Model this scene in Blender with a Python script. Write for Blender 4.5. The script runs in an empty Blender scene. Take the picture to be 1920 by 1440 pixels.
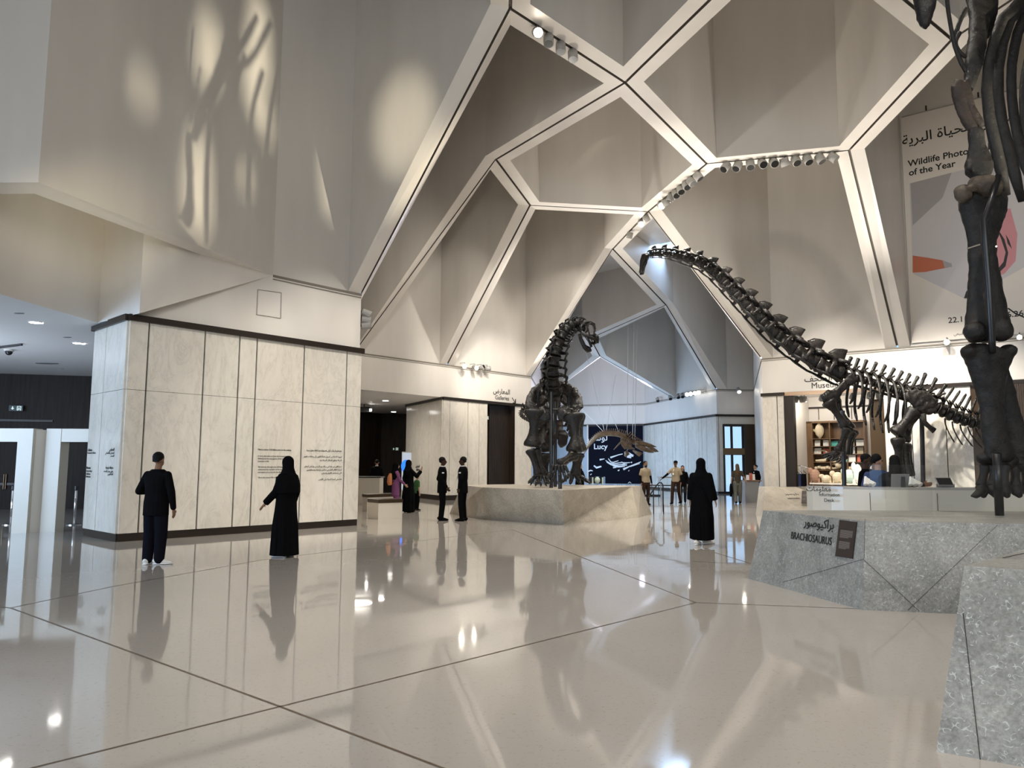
import bpy, bmesh, math, random
from mathutils import Vector as V, Matrix as M, noise as NZ
random.seed(7)
SC = bpy.context.scene
COL = SC.collection
PI = math.pi
# ------------------------------------------------------------------ camera, world, lights, exposure
FPX = 1443.0
CAMP = V((0, 0, 1.55))
RC = M.Rotation(math.radians(96.05), 3, 'X') @ M.Rotation(math.radians(0.3), 3, 'Z')
cam = bpy.data.cameras.new('camera'); cam.sensor_width = 36.0; cam.lens = FPX / 1920 * 36
cam.clip_start = 0.05; cam.clip_end = 400
camo = bpy.data.objects.new('camera', cam); COL.objects.link(camo)
camo.matrix_world = M.Translation(CAMP) @ RC.to_4x4()
SC.camera = camo
SC.view_settings.view_transform = 'Standard'; SC.view_settings.look = 'None'
SC.view_settings.gamma = 1; SC.view_settings.use_curve_mapping = False
SC.view_settings.exposure = 0.36
SC.cycles.use_denoising = True
SC.cycles.max_bounces = 7; SC.cycles.diffuse_bounces = 4; SC.cycles.glossy_bounces = 3
SC.cycles.transparent_max_bounces = 12; SC.cycles.transmission_bounces = 4
SC.cycles.sample_clamp_indirect = 8; SC.cycles.caustics_reflective = False; SC.cycles.caustics_refractive = False
W = bpy.data.worlds.new('world'); SC.world = W; W.use_nodes = True
W.node_tree.nodes['Background'].inputs[0].default_value = (0.42, 0.66, 1.0, 1)
W.node_tree.nodes['Background'].inputs[1].default_value = 1.0

def lamp(name, kind, loc, aim, power, col, **kw):
    d = bpy.data.lights.new(name, kind); d.energy = power; d.color = col
    for k, v in kw.items(): setattr(d, k, v)
    o = bpy.data.objects.new(name, d); COL.objects.link(o)
    o.location = loc; o.rotation_euler = (V(aim) - V(loc)).to_track_quat('-Z', 'Y').to_euler()
    return o
WARM = (1.0, 0.93, 0.83); DAY = (0.86, 0.93, 1.0); BLUE = (0.50, 0.71, 1.0)
# daylight through the glazed front behind the visitor
lamp('facade_daylight', 'AREA', (1, -11.5, 6.0), (1, 20, 4.5), 1500, (1.0, 0.945, 0.85), shape='RECTANGLE', size=26, size_y=6)
# entrance glazing on the left
lamp('entrance_daylight', 'AREA', (-21, 4.5, 2.4), (-8, 15, 2.6), 1600, BLUE, shape='RECTANGLE', size=9, size_y=4)
# glazed doors at the far end
lamp('terrace_daylight', 'AREA', (2.8, 49, 2.4), (12, 50, 2.6), 560, (.46, .68, 1.0), shape='RECTANGLE', size=11, size_y=4)
lamp('far_roof_light', 'AREA', (7.6, 39.3, 13.6), (7.6, 39.4, 0), 800, (.40, .62, 1.0), shape='RECTANGLE', size=2.2, size_y=2.6)
# track spots on the ribs, aimed down at the floor and the skeletons; nearest ones added to brighten the near plinth
for x, y, e in ((1.5, 17.6, 1500), (4.5, 21.6, 900), (8.5, 23.7, 1400), (10.3, 20, 800), (5.8, 27, 2350), (-.2, 22, 1800), (2.5, 29, 2000), (5, 32, 1900), (1, 10.5, 900), (6, 11, 350), (1.2, 5.2, 1150), (5.6, 7.0, 850)):
    lamp('track_spot_beam', 'SPOT', (x, y, 11.2), (x, y - .01, 0), e, WARM, spot_size=math.radians(95), spot_blend=.9, shadow_soft_size=.12 if y > 12 else .04)
# track spots washing the stone walls and the plaster bands; those aimed at the upper walls are added, unseen fills
for p, a, e, c in (((1.2, 16.4, 11.0), (-5.0, 18.9, 1.7), 1850, 42), ((0, 24, 11.0), (-1.4, 36.1, 3.0), 1900, 42), ((.8, 28.2, 11), (-.2, 37.6, 4.0), 3000, 40), ((6.6, 24.6, 11), (12.6, 30.3, 3.0), 1900, 46),
                   ((10.4, 23, 11), (16.0, 27.6, 2.2), 2600, 46), ((8.3, 23.2, 11), (14.4, 29.0, 2.0), 4600, 40), ((2.0, 14, 11), (-6.6, 16.9, 1.2), 1500, 36), ((5, 26.6, 11), (-1.6, 34.6, 8.0), 2000, 40), ((2.6, 29.9, 10.9), (2.4, 36.9, 8.4), 700, 46), ((-1.0, 27.6, 10.7), (-4.6, 32.4, 8.2), 330, 76), ((12.8, 21.5, 10.9), (15.6, 27.4, 2.6), 2800, 40)):
    lamp('wall_wash_beam', 'SPOT', p, a, e, WARM, spot_size=math.radians(c), spot_blend=.7, shadow_soft_size=.12)
# flood lights on the ledges, washing across the hall on to the ribs
for p, a, e in (((-3.3, 20.0, 5.6), (7, 25, 12.2), 180), ((-2.2, 35, 6.2), (6, 27, 12), 480), ((1.2, 38.2, 6.2), (6, 30, 12), 500), ((11.6, 30.6, 6.2), (3, 26, 12), 800),
                ((12.0, 31.0, 6.4), (-1.5, 35, 9.5), 2300), ((-1.6, 35.2, 6.4), (12.5, 30.5, 9.5), 2600), ((-3.2, 19.7, 6.4), (15.8, 27, 10), 900), ((-3.75, 20.6, 6.0), (-5.2, 29.5, 8.0), 560)):
    lamp('ledge_flood_beam', 'SPOT', p, a, e, WARM, spot_size=math.radians(76), spot_blend=.9, shadow_soft_size=.2)
lamp('ledge_flood_beam', 'SPOT', (9.0, 54, 6.3), (5, 46, 11), 4200, (.84, .82, 1.0), spot_size=math.radians(80), spot_blend=.9, shadow_soft_size=.2)
lamp('banner_fill_beam', 'SPOT', (11.9, 19.2, 10.9), (16.8, 26.9, 10.6), 420, WARM, spot_size=math.radians(66), spot_blend=.9, shadow_soft_size=.1)  # added unseen spot that brightens the banner
# added unseen up-lights that brighten the rib undersides
for p, a, e, c in (((4.9, 10.6, 1.1), (6.4, 18, 12), 750, 66), ((1.6, 21.6, 1.0), (1.0, 16.6, 12), 1400, 52), ((3.4, 25, 1.0), (5.6, 26.6, 12), 2400, 62), ((10.6, 24.4, .95), (9.6, 22.6, 12), 2900, 70), ((2.2, 37, .4), (3.6, 34, 12), 1000, 80)):
    lamp('added_uplight_beam', 'SPOT', p, a, e, WARM, spot_size=math.radians(c), spot_blend=.8, shadow_soft_size=.15)
# added spot standing in for reflected sun patches on the upper left wall
BEAMP = (40.0, -3.5, 3.0)
lamp('patch_beam', 'SPOT', BEAMP, (-6.0, 16.8, 9.0), 82000, (1.0, .90, .68), spot_size=math.radians(24), spot_blend=.1, shadow_soft_size=.22)
lamp('left_fill_beam', 'SPOT', (-4.2, 6, 1.6), (-8.5, 15, 6.6), 1600, (1.0, .90, .66), spot_size=math.radians(21), spot_blend=1.0, shadow_soft_size=.2)  # added spot brightening the ceiling pocket
lamp('left_fill_beam', 'SPOT', (-9, 3, 2.0), (-2.6, 18.2, 9.9), 7500, (1.0, .90, .68), spot_size=math.radians(10), spot_blend=1.0, shadow_soft_size=.2)  # added spot in place of sun bounced off the entrance floor
# added lamp lifting the left low ceiling, and glow of the gallery entrance
lamp('low_ceiling_fill', 'AREA', (-15, 17, 1.2), (-15, 19, 4.5), 170, (.72, .83, 1.0), shape='DISK', size=2.5)
lamp('gallery_glow', 'AREA', (-7, 34, 4.4), (-7, 34.1, 0), 160, WARM, shape='DISK', size=2.0)

# ------------------------------------------------------------------ picture point -> place
def ray(px, py): return RC @ V(((px - 960) / FPX, -(py - 720) / FPX, -1))
def at(px, py, Y):
    d = ray(px, py); return CAMP + d * (Y / d.y)
def onz(px, py, z=0.0):
    d = ray(px, py); return CAMP + d * ((z - CAMP.z) / d.z)
def onwall(px, py, a, b):
    """point seen at px,py on the vertical wall through plan points a, b"""
    d = ray(px, py); n = V((b[1] - a[1], a[0] - b[0], 0))
    return CAMP + d * ((V((a[0], a[1], 0)) - CAMP).dot(n) / d.dot(n))

# ------------------------------------------------------------------ objects
def link(o, parent=None):
    COL.objects.link(o)
    if parent is not None: o.parent = parent
    return o
def tag(o, label, cat, group=None, kind=None):
    if label: o['label'] = label
    if cat: o['category'] = cat
    if group: o['group'] = group
    if kind: o['kind'] = kind
    return o
def thing(name, label, cat, loc=(0, 0, 0), rz=0, group=None):
    o = bpy.data.objects.new(name, None); o.empty_display_size = .1; link(o)
    o.location = loc; o.rotation_euler = (0, 0, rz)
    return tag(o, label, cat, group)
def dup(root, loc, rz=0, label=None, group=None):
    r = root.copy(); COL.objects.link(r); r.location = loc; r.rotation_euler = (0, 0, rz)
    if label: r['label'] = label
    if group: r['group'] = group
    for ch in list(root.children):
        c = ch.copy(); COL.objects.link(c); c.parent = r
        for g in list(ch.children):
            e = g.copy(); COL.objects.link(e); e.parent = c
    return r

class MB:
    """collects vertices and faces of one mesh"""
    def __init__(s): s.v = []; s.f = []
    def poly(s, pts):
        i = len(s.v); s.v += [tuple(p) for p in pts]; s.f.append(tuple(range(i, i + len(pts)))); return s
    def box(s, c, d, R=None, top=1.0):
        c = V(c); hx, hy, hz = d[0] / 2, d[1] / 2, d[2] / 2; i = len(s.v)
        for z, k in ((-hz, 1), (hz, top)):
            for x, y in ((-hx, -hy), (hx, -hy), (hx, hy), (-hx, hy)):
                p = V((x * k, y * k, z))
                if R is not None: p = R @ p
                s.v.append(tuple(c + p))
        s.f += [(i+3, i+2, i+1, i), (i+4, i+5, i+6, i+7)] + [(i+a, i+b, i+b+4, i+a+4) for a, b in ((0, 1), (1, 2), (2, 3), (3, 0))]
        return s
    def prism(s, plan, z0, z1, top=None):
        """plan polygon extruded between z0 and z1 (top: another plan at z1)"""
        n = len(plan); i = len(s.v); top = top or plan
        if sum(plan[k][0] * plan[(k+1) % n][1] - plan[(k+1) % n][0] * plan[k][1] for k in range(n)) < 0:
            plan = plan[::-1]; top = top[::-1]
        s.v += [(p[0], p[1], z0) for p in plan] + [(p[0], p[1], z1) for p in top]
        s.f += [tuple(range(i + n - 1, i - 1, -1)), tuple(range(i + n, i + 2 * n))]
        s.f += [(i + k, i + (k + 1) % n, i + n + (k + 1) % n, i + n + k) for k in range(n)]
        return s
    def loft(s, pts, rad, n=10, up=None, cap=True, roll=0.0):
        """closed tube through pts; rad entries r or (ra, rb): ra across, rb along 'up'"""
        pts = [V(p) for p in pts]; m = len(pts); i0 = len(s.v)
        rad = [r if isinstance(r, tuple) else (r, r) for r in rad]
        t0 = (pts[1] - pts[0]).normalized()
        u = V(up) if up is not None else (V((0, 0, 1)) if abs(t0.z) < .85 else V((0, 1, 0)))
        for k in range(m):
            t = (pts[min(k + 1, m - 1)] - pts[max(k - 1, 0)])
            t = t.normalized() if t.length > 1e-9 else t0
            a = t.cross(u)
            a = a.normalized() if a.length > 1e-6 else t.orthogonal().normalized()
            b = a.cross(t).normalized()
            if up is None: u = b
            ra, rb = rad[k]
            for q in range(n):
                w = 2 * PI * q / n + roll
                s.v.append(tuple(pts[k] + a * (ra * math.cos(w)) + b * (rb * math.sin(w))))
        for k in range(m - 1):
            for q in range(n):
                a0 = i0 + k * n + q; a1 = i0 + k * n + (q + 1) % n
                s.f.append((a0, a1, a1 + n, a0 + n))
        if cap:
            s.f.append(tuple(i0 + q for q in range(n - 1, -1, -1)))
            s.f.append(tuple(i0 + (m - 1) * n + q for q in range(n)))
        return s
    def rod(s, a, b, r, n=8): return s.loft([a, b], [r, r], n)
    def ball(s, c, r, n=10, m=7):
        c = V(c); r = r if isinstance(r, (tuple, list)) else (r, r, r)
        i0 = len(s.v); s.v.append((c.x, c.y, c.z - r[2]))
        for k in range(1, m):
            a = -PI / 2 + PI * k / m
            for q in range(n):
                w = 2 * PI * q / n
                s.v.append((c.x + r[0] * math.cos(a) * math.cos(w), c.y + r[1] * math.cos(a) * math.sin(w), c.z + r[2] * math.sin(a)))
        s.v.append((c.x, c.y, c.z + r[2])); e = len(s.v) - 1
        for q in range(n): s.f.append((i0, i0 + 1 + (q + 1) % n, i0 + 1 + q))
        for k in range(m - 2):
            for q in range(n):
                a0 = i0 + 1 + k * n + q; a1 = i0 + 1 + k * n + (q + 1) % n
                s.f.append((a0, a1, a1 + n, a0 + n))
        b = i0 + 1 + (m - 2) * n
        for q in range(n): s.f.append((b + q, b + (q + 1) % n, e))
        return s
    def caps(s, pts, n=10):
        """chain of tapered round segments (x,y,z,r)"""
        for a, b in zip(pts, pts[1:]):
            s.loft([a[:3], b[:3]], [a[3], b[3]], n)
        for p in pts: s.ball(p[:3], p[3], n, 6)
        return s
    def xf(s, mat):
        s.v = [tuple(mat @ V(p)) for p in s.v]; return s
    def add(s, o, mat=None):
        i = len(s.v); s.v += [tuple(mat @ V(p)) for p in o.v] if mat is not None else list(o.v)
        s.f += [tuple(i + k for k in f) for f in o.f]; return s
    def mesh(s, name, mt=None, smooth=False, remesh=0, relax=0, rough=0, rs=1.0):
        me = bpy.data.meshes.new(name); me.from_pydata(s.v, [], s.f)
        if remesh:
            o = bpy.data.objects.new('t', me); COL.objects.link(o)
            md = o.modifiers.new('r', 'REMESH'); md.mode = 'VOXEL'; md.voxel_size = remesh
            if relax:
                sm = o.modifiers.new('s', 'SMOOTH'); sm.factor = .5; sm.iterations = relax
            dg = bpy.context.evaluated_depsgraph_get()
            m2 = bpy.data.meshes.new_from_object(o.evaluated_get(dg))
            bpy.data.objects.remove(o); bpy.data.meshes.remove(me); me = m2; me.name = name; smooth = True
        if rough:
            for v in me.vertices:
                p = v.co / rs; v.co = v.co + v.normal * (rough * NZ.noise(p) + .5 * rough * NZ.noise(p * 2.7))
        me.materials.clear()
        if mt is not None: me.materials.append(mt)
        if smooth: me.polygons.foreach_set('use_smooth', [True] * len(me.polygons))
        me.update(); return me
    def build(s, name, mt, parent=None, smooth=False, **kw):
        """one mesh object; under a parent the vertices are taken as place coordinates"""
        o = bpy.data.objects.new(name, s.mesh(name, mt, smooth, **kw)); link(o, parent)
        if parent is not None and not kw.get('local'): o.location = -parent.location
        return o
def local(name, me, parent, loc=(0, 0, 0)):
    o = bpy.data.objects.new(name, me); link(o, parent); o.location = loc; return o
def struct(o): o['kind'] = 'structure'; return o
# ------------------------------------------------------------------ materials
def S(c):
    """picture colour 0-255 -> linear"""
    return tuple(((v / 255) / 12.92 if v / 255 <= .04045 else ((v / 255 + .055) / 1.055) ** 2.4) for v in c)
def mat(name, col, rough=.5, metal=0.0, spec=.5, emit=None, estr=0, alpha=1):
    m = bpy.data.materials.new(name); m.use_nodes = True; b = m.node_tree.nodes['Principled BSDF']
    b.inputs['Base Color'].default_value = (*col, 1); b.inputs['Roughness'].default_value = rough
    b.inputs['Metallic'].default_value = metal; b.inputs['Specular IOR Level'].default_value = spec
    if emit: b.inputs['Emission Color'].default_value = (*emit, 1); b.inputs['Emission Strength'].default_value = estr
    return m
class NT:
    def __init__(s, m): s.t = m.node_tree; s.b = s.t.nodes['Principled BSDF']
    def n(s, typ, **kw):
        x = s.t.nodes.new(typ)
        for k, v in kw.items():
            if k[0] == 'i' and k[1:].isdigit(): x.inputs[int(k[1:])].default_value = v
            else: setattr(x, k, v)
        return x
    def l(s, a, b): s.t.links.new(a, b)
    def coord(s, sc=(1, 1, 1), rot=(0, 0, 0)):
        g = s.n('ShaderNodeNewGeometry'); mp = s.n('ShaderNodeMapping')
        mp.inputs['Scale'].default_value = sc; mp.inputs['Rotation'].default_value = rot
        s.l(g.outputs['Position'], mp.inputs[0]); return mp.outputs[0]
    def noise(s, co, scale, detail=4, rough=.55, dist=0):
        x = s.n('ShaderNodeTexNoise'); x.inputs['Scale'].default_value = scale; x.inputs['Detail'].default_value = detail
        x.inputs['Roughness'].default_value = rough; x.inputs['Distortion'].default_value = dist
        s.l(co, x.inputs['Vector']); return x.outputs['Fac']
    def ramp(s, fac, stops):
        r = s.n('ShaderNodeValToRGB'); e = r.color_ramp.elements
        while len(e) < len(stops): e.new(.5)
        for k, (p, c) in enumerate(stops):
            e[k].position = p; e[k].color = (*c, 1) if len(c) == 3 else c
        s.l(fac, r.inputs[0]); return r.outputs[0]
    def mix(s, fac, a, b, mode='MIX'):
        x = s.n('ShaderNodeMix', data_type='RGBA', blend_type=mode)
        for k, v in ((0, fac), (6, a), (7, b)):
            if isinstance(v, (int, float)): x.inputs[k].default_value = v
            elif isinstance(v, tuple): x.inputs[k].default_value = (*v, 1)
            else: s.l(v, x.inputs[k])
        return x.outputs[2]
    def bump(s, h, strength=.2, dist=.02):
        x = s.n('ShaderNodeBump'); x.inputs['Strength'].default_value = strength; x.inputs['Distance'].default_value = dist
        s.l(h, x.inputs['Height']); s.l(x.outputs[0], s.b.inputs['Normal'])
MT = {}
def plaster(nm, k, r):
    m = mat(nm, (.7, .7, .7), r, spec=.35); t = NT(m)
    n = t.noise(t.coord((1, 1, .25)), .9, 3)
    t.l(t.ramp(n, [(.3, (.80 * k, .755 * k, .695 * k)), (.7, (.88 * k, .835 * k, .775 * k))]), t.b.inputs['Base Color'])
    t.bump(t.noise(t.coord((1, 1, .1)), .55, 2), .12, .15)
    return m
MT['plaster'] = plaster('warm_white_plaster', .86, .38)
MT['coffer'] = plaster('warm_grey_coffer_plaster', .74, .34)  # coffer walls a tone darker than the rib plaster
def marble():
    m = mat('veined_white_marble', (.8, .77, .7), .16); t = NT(m)
    co = t.coord((1, 1, .45), (.25, .35, .2))
    n = t.noise(co, 1.3, 9, .68, 1.5)
    v = t.ramp(n, [(.40, (1, 1, 1)), (.485, (.88, .88, .88)), (.50, (.68, .68, .68)), (.515, (.9, .9, .9)), (.62, (1, 1, 1))])
    fine = t.ramp(t.noise(t.coord((2.2, 2.2, .9), (.1, .5, .2)), 4.0, 6, .7, .6), [(.3, (.86, .86, .86)), (.6, (1, 1, 1))])
    base = t.ramp(t.noise(co, .35, 3), [(.35, (.69, .645, .565)), (.65, (.79, .75, .675))])
    c = t.mix(.55, base, v, 'MULTIPLY'); c = t.mix(.55, c, fine, 'MULTIPLY')
    t.l(c, t.b.inputs['Base Color']); return m
MT['marble'] = marble()
def floor_m():
    m = mat('polished_terrazzo', (.45, .41, .36), .07, spec=.6); t = NT(m)
    co = t.coord()
    big = t.ramp(t.noise(co, .16, 3), [(.35, (.375, .345, .31)), (.65, (.44, .405, .365))])
    sp = t.n('ShaderNodeTexVoronoi'); sp.inputs['Scale'].default_value = 30; t.l(co, sp.inputs['Vector'])
    spk = t.ramp(sp.outputs['Distance'], [(.06, (.45, .42, .38)), (.15, (1, 1, 1))])
    n2 = t.ramp(t.noise(co, 26, 2), [(.6, (1, 1, 1)), (.72, (.82, .8, .77))])
    c = t.mix(.5, big, spk, 'MULTIPLY'); c = t.mix(.7, c, n2, 'MULTIPLY')
    t.l(c, t.b.inputs['Base Color'])
    t.l(t.ramp(t.noise(co, .5, 3), [(.35, (.03,) * 3), (.7, (.075,) * 3)]), t.b.inputs['Roughness'])
    t.bump(t.noise(co, 1.7, 1, .4), .035, .03)
    return m
MT['floor'] = floor_m()
def stone(name, a, b, shells):
    m = mat(name, a, .42); t = NT(m); co = t.coord()
    c = t.ramp(t.noise(co, 2.2, 8, .7, .5), [(.36, a), (.64, b)])
    g = t.ramp(t.noise(co, 38, 4, .7), [(.35, (.66, .66, .66)), (.62, (1.12, 1.12, 1.12))])
    c = t.mix(.85, c, g, 'MULTIPLY')
    if shells:
        vo = t.n('ShaderNodeTexVoronoi', feature='SMOOTH_F1'); vo.inputs['Scale'].default_value = 30
        w = t.n('ShaderNodeMix', data_type='RGBA', blend_type='ADD'); w.inputs[0].default_value = .05
        nn = t.n('ShaderNodeTexNoise'); nn.inputs['Scale'].default_value = 9; t.l(co, nn.inputs['Vector'])
        t.l(co, w.inputs[6]); t.l(nn.outputs['Color'], w.inputs[7]); t.l(w.outputs[2], vo.inputs['Vector'])
        ring = t.ramp(vo.outputs['Distance'], [(.34, (0, 0, 0)), (.385, (1, 1, 1)), (.43, (0, 0, 0))])
        pick = t.ramp(t.noise(co, 24, 2), [(.49, (0, 0, 0)), (.57, (1, 1, 1))])
        k = t.mix(1.0, ring, pick, 'MULTIPLY')
        c = t.mix(k, c, (.50, .515, .50))
    t.l(c, t.b.inputs['Base Color']); t.bump(t.noise(co, 45, 3), .12, .01)
    return m
MT['stone'] = stone('grey_fossil_limestone', (.20, .20, .185), (.33, .325, .30), True)
MT['stone_beige'] = stone('beige_limestone', (.36, .32, .255), (.50, .45, .37), False)
def bone(name, a, b, rough=.32):
    m = mat(name, a, rough, spec=.36); t = NT(m); co = t.coord()
    c = t.ramp(t.noise(co, 5, 6, .65), [(.35, a), (.68, b)])
    t.l(c, t.b.inputs['Base Color'])
    t.l(t.ramp(t.noise(co, 9, 3), [(.3, (rough - .1,) * 3), (.7, (rough + .2,) * 3)]), t.b.inputs['Roughness'])
    t.bump(t.noise(co, 16, 6, .7), .6, .03); return m
MT['bone'] = bone('black_fossil_bone', (.005, .0045, .004), (.017, .014, .012), .28)
MT['bone_near'] = bone('dark_grey_fossil_bone', (.0035, .003, .0026), (.015, .012, .010), .44)
MT['bone_tan'] = bone('tan_fossil_bone', (.16, .10, .055), (.34, .22, .12), .40)
MT['bone_red'] = bone('reddish_brown_fossil_bone', (.014, .0085, .006), (.034, .020, .014), .45)
MT['bone_brown'] = bone('cracked_brown_fossil_bone', (.035, .026, .018), (.12, .088, .06), .5)
MT['steel_black'] = mat('black_steel', (.006, .006, .007), .35)
MT['joint'] = mat('dark_joint', (.012, .010, .009), .6)
MT['groove'] = mat('shadow_gap_lining', (.16, .14, .115), .6)
MT['ledge'] = mat('grey_ledge_slot', (.20, .175, .14), .5)
MT['bronze'] = mat('dark_bronze', (.028, .020, .015), .38, .4)
MT['brass'] = mat('bronze_floor_strip', (.16, .115, .075), .35, .6)
def wood():
    m = mat('dark_brown_panelling', (.022, .015, .011), .5, spec=.15); t = NT(m)
    n = t.noise(t.coord((6, 6, .35)), 2.0, 5)
    t.l(t.ramp(n, [(.3, (.013, .009, .007)), (.7, (.030, .020, .014))]), t.b.inputs['Base Color']); return m
MT['darkwood'] = wood()
def oak():
    m = mat('brown_oak', (.15, .085, .04), .45); t = NT(m)
    n = t.noise(t.coord((5, 5, .5)), 3.0, 5)
    t.l(t.ramp(n, [(.3, (.11, .06, .028)), (.7, (.20, .115, .055))]), t.b.inputs['Base Color']); return m
MT['oak'] = oak()
MT['brownpanel'] = mat('brown_bronze_panel', (.075, .048, .026), .32, .5)
MT['white'] = mat('white_lacquer', (.72, .69, .64), .35)
MT['cream'] = mat('cream_solid_surface', (.66, .61, .52), .3)
MT['ceilpaint'] = mat('grey_white_ceiling_paint', (.72, .71, .70), .6)
MT['grey'] = mat('grey_powder_coat', (.20, .20, .20), .45)
MT['midgrey'] = mat('mid_grey_metal', (.33, .32, .30), .4)
MT['darkgrey'] = mat('charcoal', (.035, .035, .037), .4)
MT['black'] = mat('black_print', (.004, .004, .004), .6)
MT['chrome'] = mat('polished_steel', (.70, .70, .70), .16, 1.0)
MT['whiteprint'] = mat('white_print', (.80, .80, .80), .6)
MT['text'] = mat('dark_vinyl_lettering', (.015, .013, .012), .5)
MT['greytext'] = mat('grey_vinyl_lettering', (.06, .055, .05), .5)
MT['plaque'] = mat('dark_brown_plaque', (.020, .012, .010), .35)
MT['plaquetext'] = mat('pale_plaque_print', (.24, .21, .19), .5)
MT['bulb'] = mat('lit_lens', (1, .95, .85), .3, emit=(1, .90, .74), estr=30)
MT['bulbcool'] = mat('lit_white_lens', (1, 1, 1), .3, emit=(1, .97, .92), estr=16)
MT['lens'] = mat('dark_lens', (.01, .01, .01), .2)
MT['navy'] = mat('navy_banner', (.004, .0045, .011), .8, spec=.1)
MT['screenblue'] = mat('blue_screen', (.01, .05, .4), .3, emit=(.02, .16, .9), estr=1.4)
MT['screenwhite'] = mat('pale_screen', (.5, .55, .6), .3, emit=(.5, .58, .7), estr=.5)
MT['exitgreen'] = mat('exit_sign_panel', (.01, .02, .016), .4)
MT['exitwhite'] = mat('exit_sign_pictogram', (.6, .7, .65), .4, emit=(.6, .75, .68), estr=.5)
def glass(name, col=(.985, .99, .985), rough=0.0):
    m = bpy.data.materials.new(name); m.use_nodes = True; t = m.node_tree; t.nodes.clear()
    o = t.nodes.new('ShaderNodeOutputMaterial'); g = t.nodes.new('ShaderNodeBsdfGlossy'); tr = t.nodes.new('ShaderNodeBsdfTransparent')
    g.inputs['Roughness'].default_value = rough; tr.inputs[0].default_value = (*col, 1)
    lw = t.nodes.new('ShaderNodeLayerWeight'); pw = t.nodes.new('ShaderNodeMath'); pw.operation = 'POWER'; pw.inputs[1].default_value = 5
    ad = t.nodes.new('ShaderNodeMath'); ad.operation = 'MULTIPLY_ADD'; ad.inputs[1].default_value = .9; ad.inputs[2].default_value = .04; ad.use_clamp = True
    mx = t.nodes.new('ShaderNodeMixShader'); t.links.new(lw.outputs['Facing'], pw.inputs[0]); t.links.new(pw.outputs[0], ad.inputs[0])
    t.links.new(ad.outputs[0], mx.inputs[0]); t.links.new(tr.outputs[0], mx.inputs[1]); t.links.new(g.outputs[0], mx.inputs[2])
    t.links.new(mx.outputs[0], o.inputs[0]); return m
MT['glass'] = glass('clear_glass')
MT['bluewindow'] = mat('bright_blue_daylight', (.3, .6, .9), .3, emit=(.42, .74, 1.0), estr=1.0)
def cloth(name, c, r=.85):
    m = mat(name, c, r, spec=.04); t = NT(m)
    t.bump(t.noise(t.coord((1, 1, .45)), 7, 2, .5), .5, .03); return m
for k, c in dict(blackcloth=(.004, .004, .0045), navycloth=(.006, .006, .010), pink=(.20, .075, .17), orange=(.55, .22, .10), green=(.05, .13, .055),
                 khaki=(.30, .245, .17), browncloth=(.030, .017, .013), bluecloth=(.05, .072, .15), camo=(.13, .13, .11), shoe=(.75, .73, .70),
                 olive=(.06, .05, .035), blackshoe=(.005, .005, .005), greycloth=(.02, .021, .022), stripe=(.5, .48, .44), shirt=(.7, .7, .7)).items():
    MT[k] = cloth(k + '_cloth', c)
for k, c in dict(skin=(.42, .25, .17), skin_dark=(.055, .030, .020), skin_mid=(.22, .12, .075), hair=(.006, .005, .005), hair_brown=(.09, .055, .03)).items():
    MT[k] = mat(k, c, .7, spec=.15)
MT['terracotta'] = mat('muted_terracotta_plush', (.36, .21, .14), .8)
MT['tan'] = mat('tan_ivory', (.62, .52, .36), .5); MT['paper'] = mat('paper_white', (.8, .78, .72), .6)
MT['teal'] = mat('teal_cover', (.08, .42, .36), .5); MT['redcover'] = mat('red_cover', (.5, .12, .07), .5); MT['mint'] = mat('mint_fabric', (.55, .66, .58), .8)
MT['pinkprint'] = mat('pink_print', (.58, .25, .27), .6); MT['greyprint'] = mat('grey_print', (.36, .34, .34), .6)
MT['greyprint2'] = mat('pale_grey_print', (.56, .535, .54), .6); MT['orangeprint'] = mat('orange_print', (.50, .14, .07), .6)
MT['blackprint'] = mat('dark_print', (.015, .012, .014), .6); MT['bannerpaper'] = mat('warm_grey_banner_cloth', (.72, .665, .60), .7)
# ------------------------------------------------------------------ building
ZL, ZB, ZT, ZR = 6.05, 4.57, 11.5, 20.0
def pz(px, py, z): return tuple(onz(px, py, z))
Wb, Jb = onz(219, 1016), onz(666, 985)
Qp = onwall(512, 516, Wb, Jb)
VX = dict(A=pz(957, 16, ZT), B=pz(1172, 155, ZT), C=pz(930, 299, ZT), D=pz(1325, 307, ZT), E=pz(994, 385, ZT), F=pz(1215, 397, ZT), G=pz(1149, 467, ZT),
          K=pz(1592, 282, ZT), L=pz(1785, 74, ZT), U=pz(959, -250, ZT), Vv=pz(1500, -165, ZT), T1=pz(72, 342, 5.95), T0=(-13, 11.9, 5.95), Q=(Qp.x, Qp.y, ZL),
          J=(Jb.x, Jb.y, ZL), I=(-6.35, 30.6, ZL), H=pz(838, 681, ZL), Gf=pz(996, 706, ZL), N=pz(1428, 673, ZL), Mm=pz(1683, 652, ZL),
          R1=(18.0, 26.02, ZL), R3=(24.5, 20.9, ZL), L2=(11.4, 12.5, ZT), P=pz(1249, 572, 10.3), P0=pz(1343, 730, ZL), S1=(14.2, 45, ZL), O2=pz(1107, 634, 9.1),
          O=pz(1125, 668, 8.4), BL=(2.1, 51, ZL), BR=pz(1262, 743, ZL), c1=pz(1209, 757, ZL), c2=(2.5, 58, ZL), W=(Wb.x, Wb.y, ZB), W2=(-8.95, 16.4, ZB),
          X1=(-9.3, 11.8, 5.95), LC=(-9.3, 12.8, ZB), n1=(-13, 2, ZT), n2=(0, 2, ZT), n3=(6, 4, ZT), n4=(14, 4, ZT), n5=(24.5, 4, ZT))
for k_, px_, py_, a_, b_ in (('H', 838, 681, 'I', 'Gf'), ('BR', 1262, 743, 'c1', 'P0')):
    q_ = onwall(px_, py_, VX[a_], VX[b_]); VX[k_] = (q_.x, q_.y, ZL)
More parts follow.
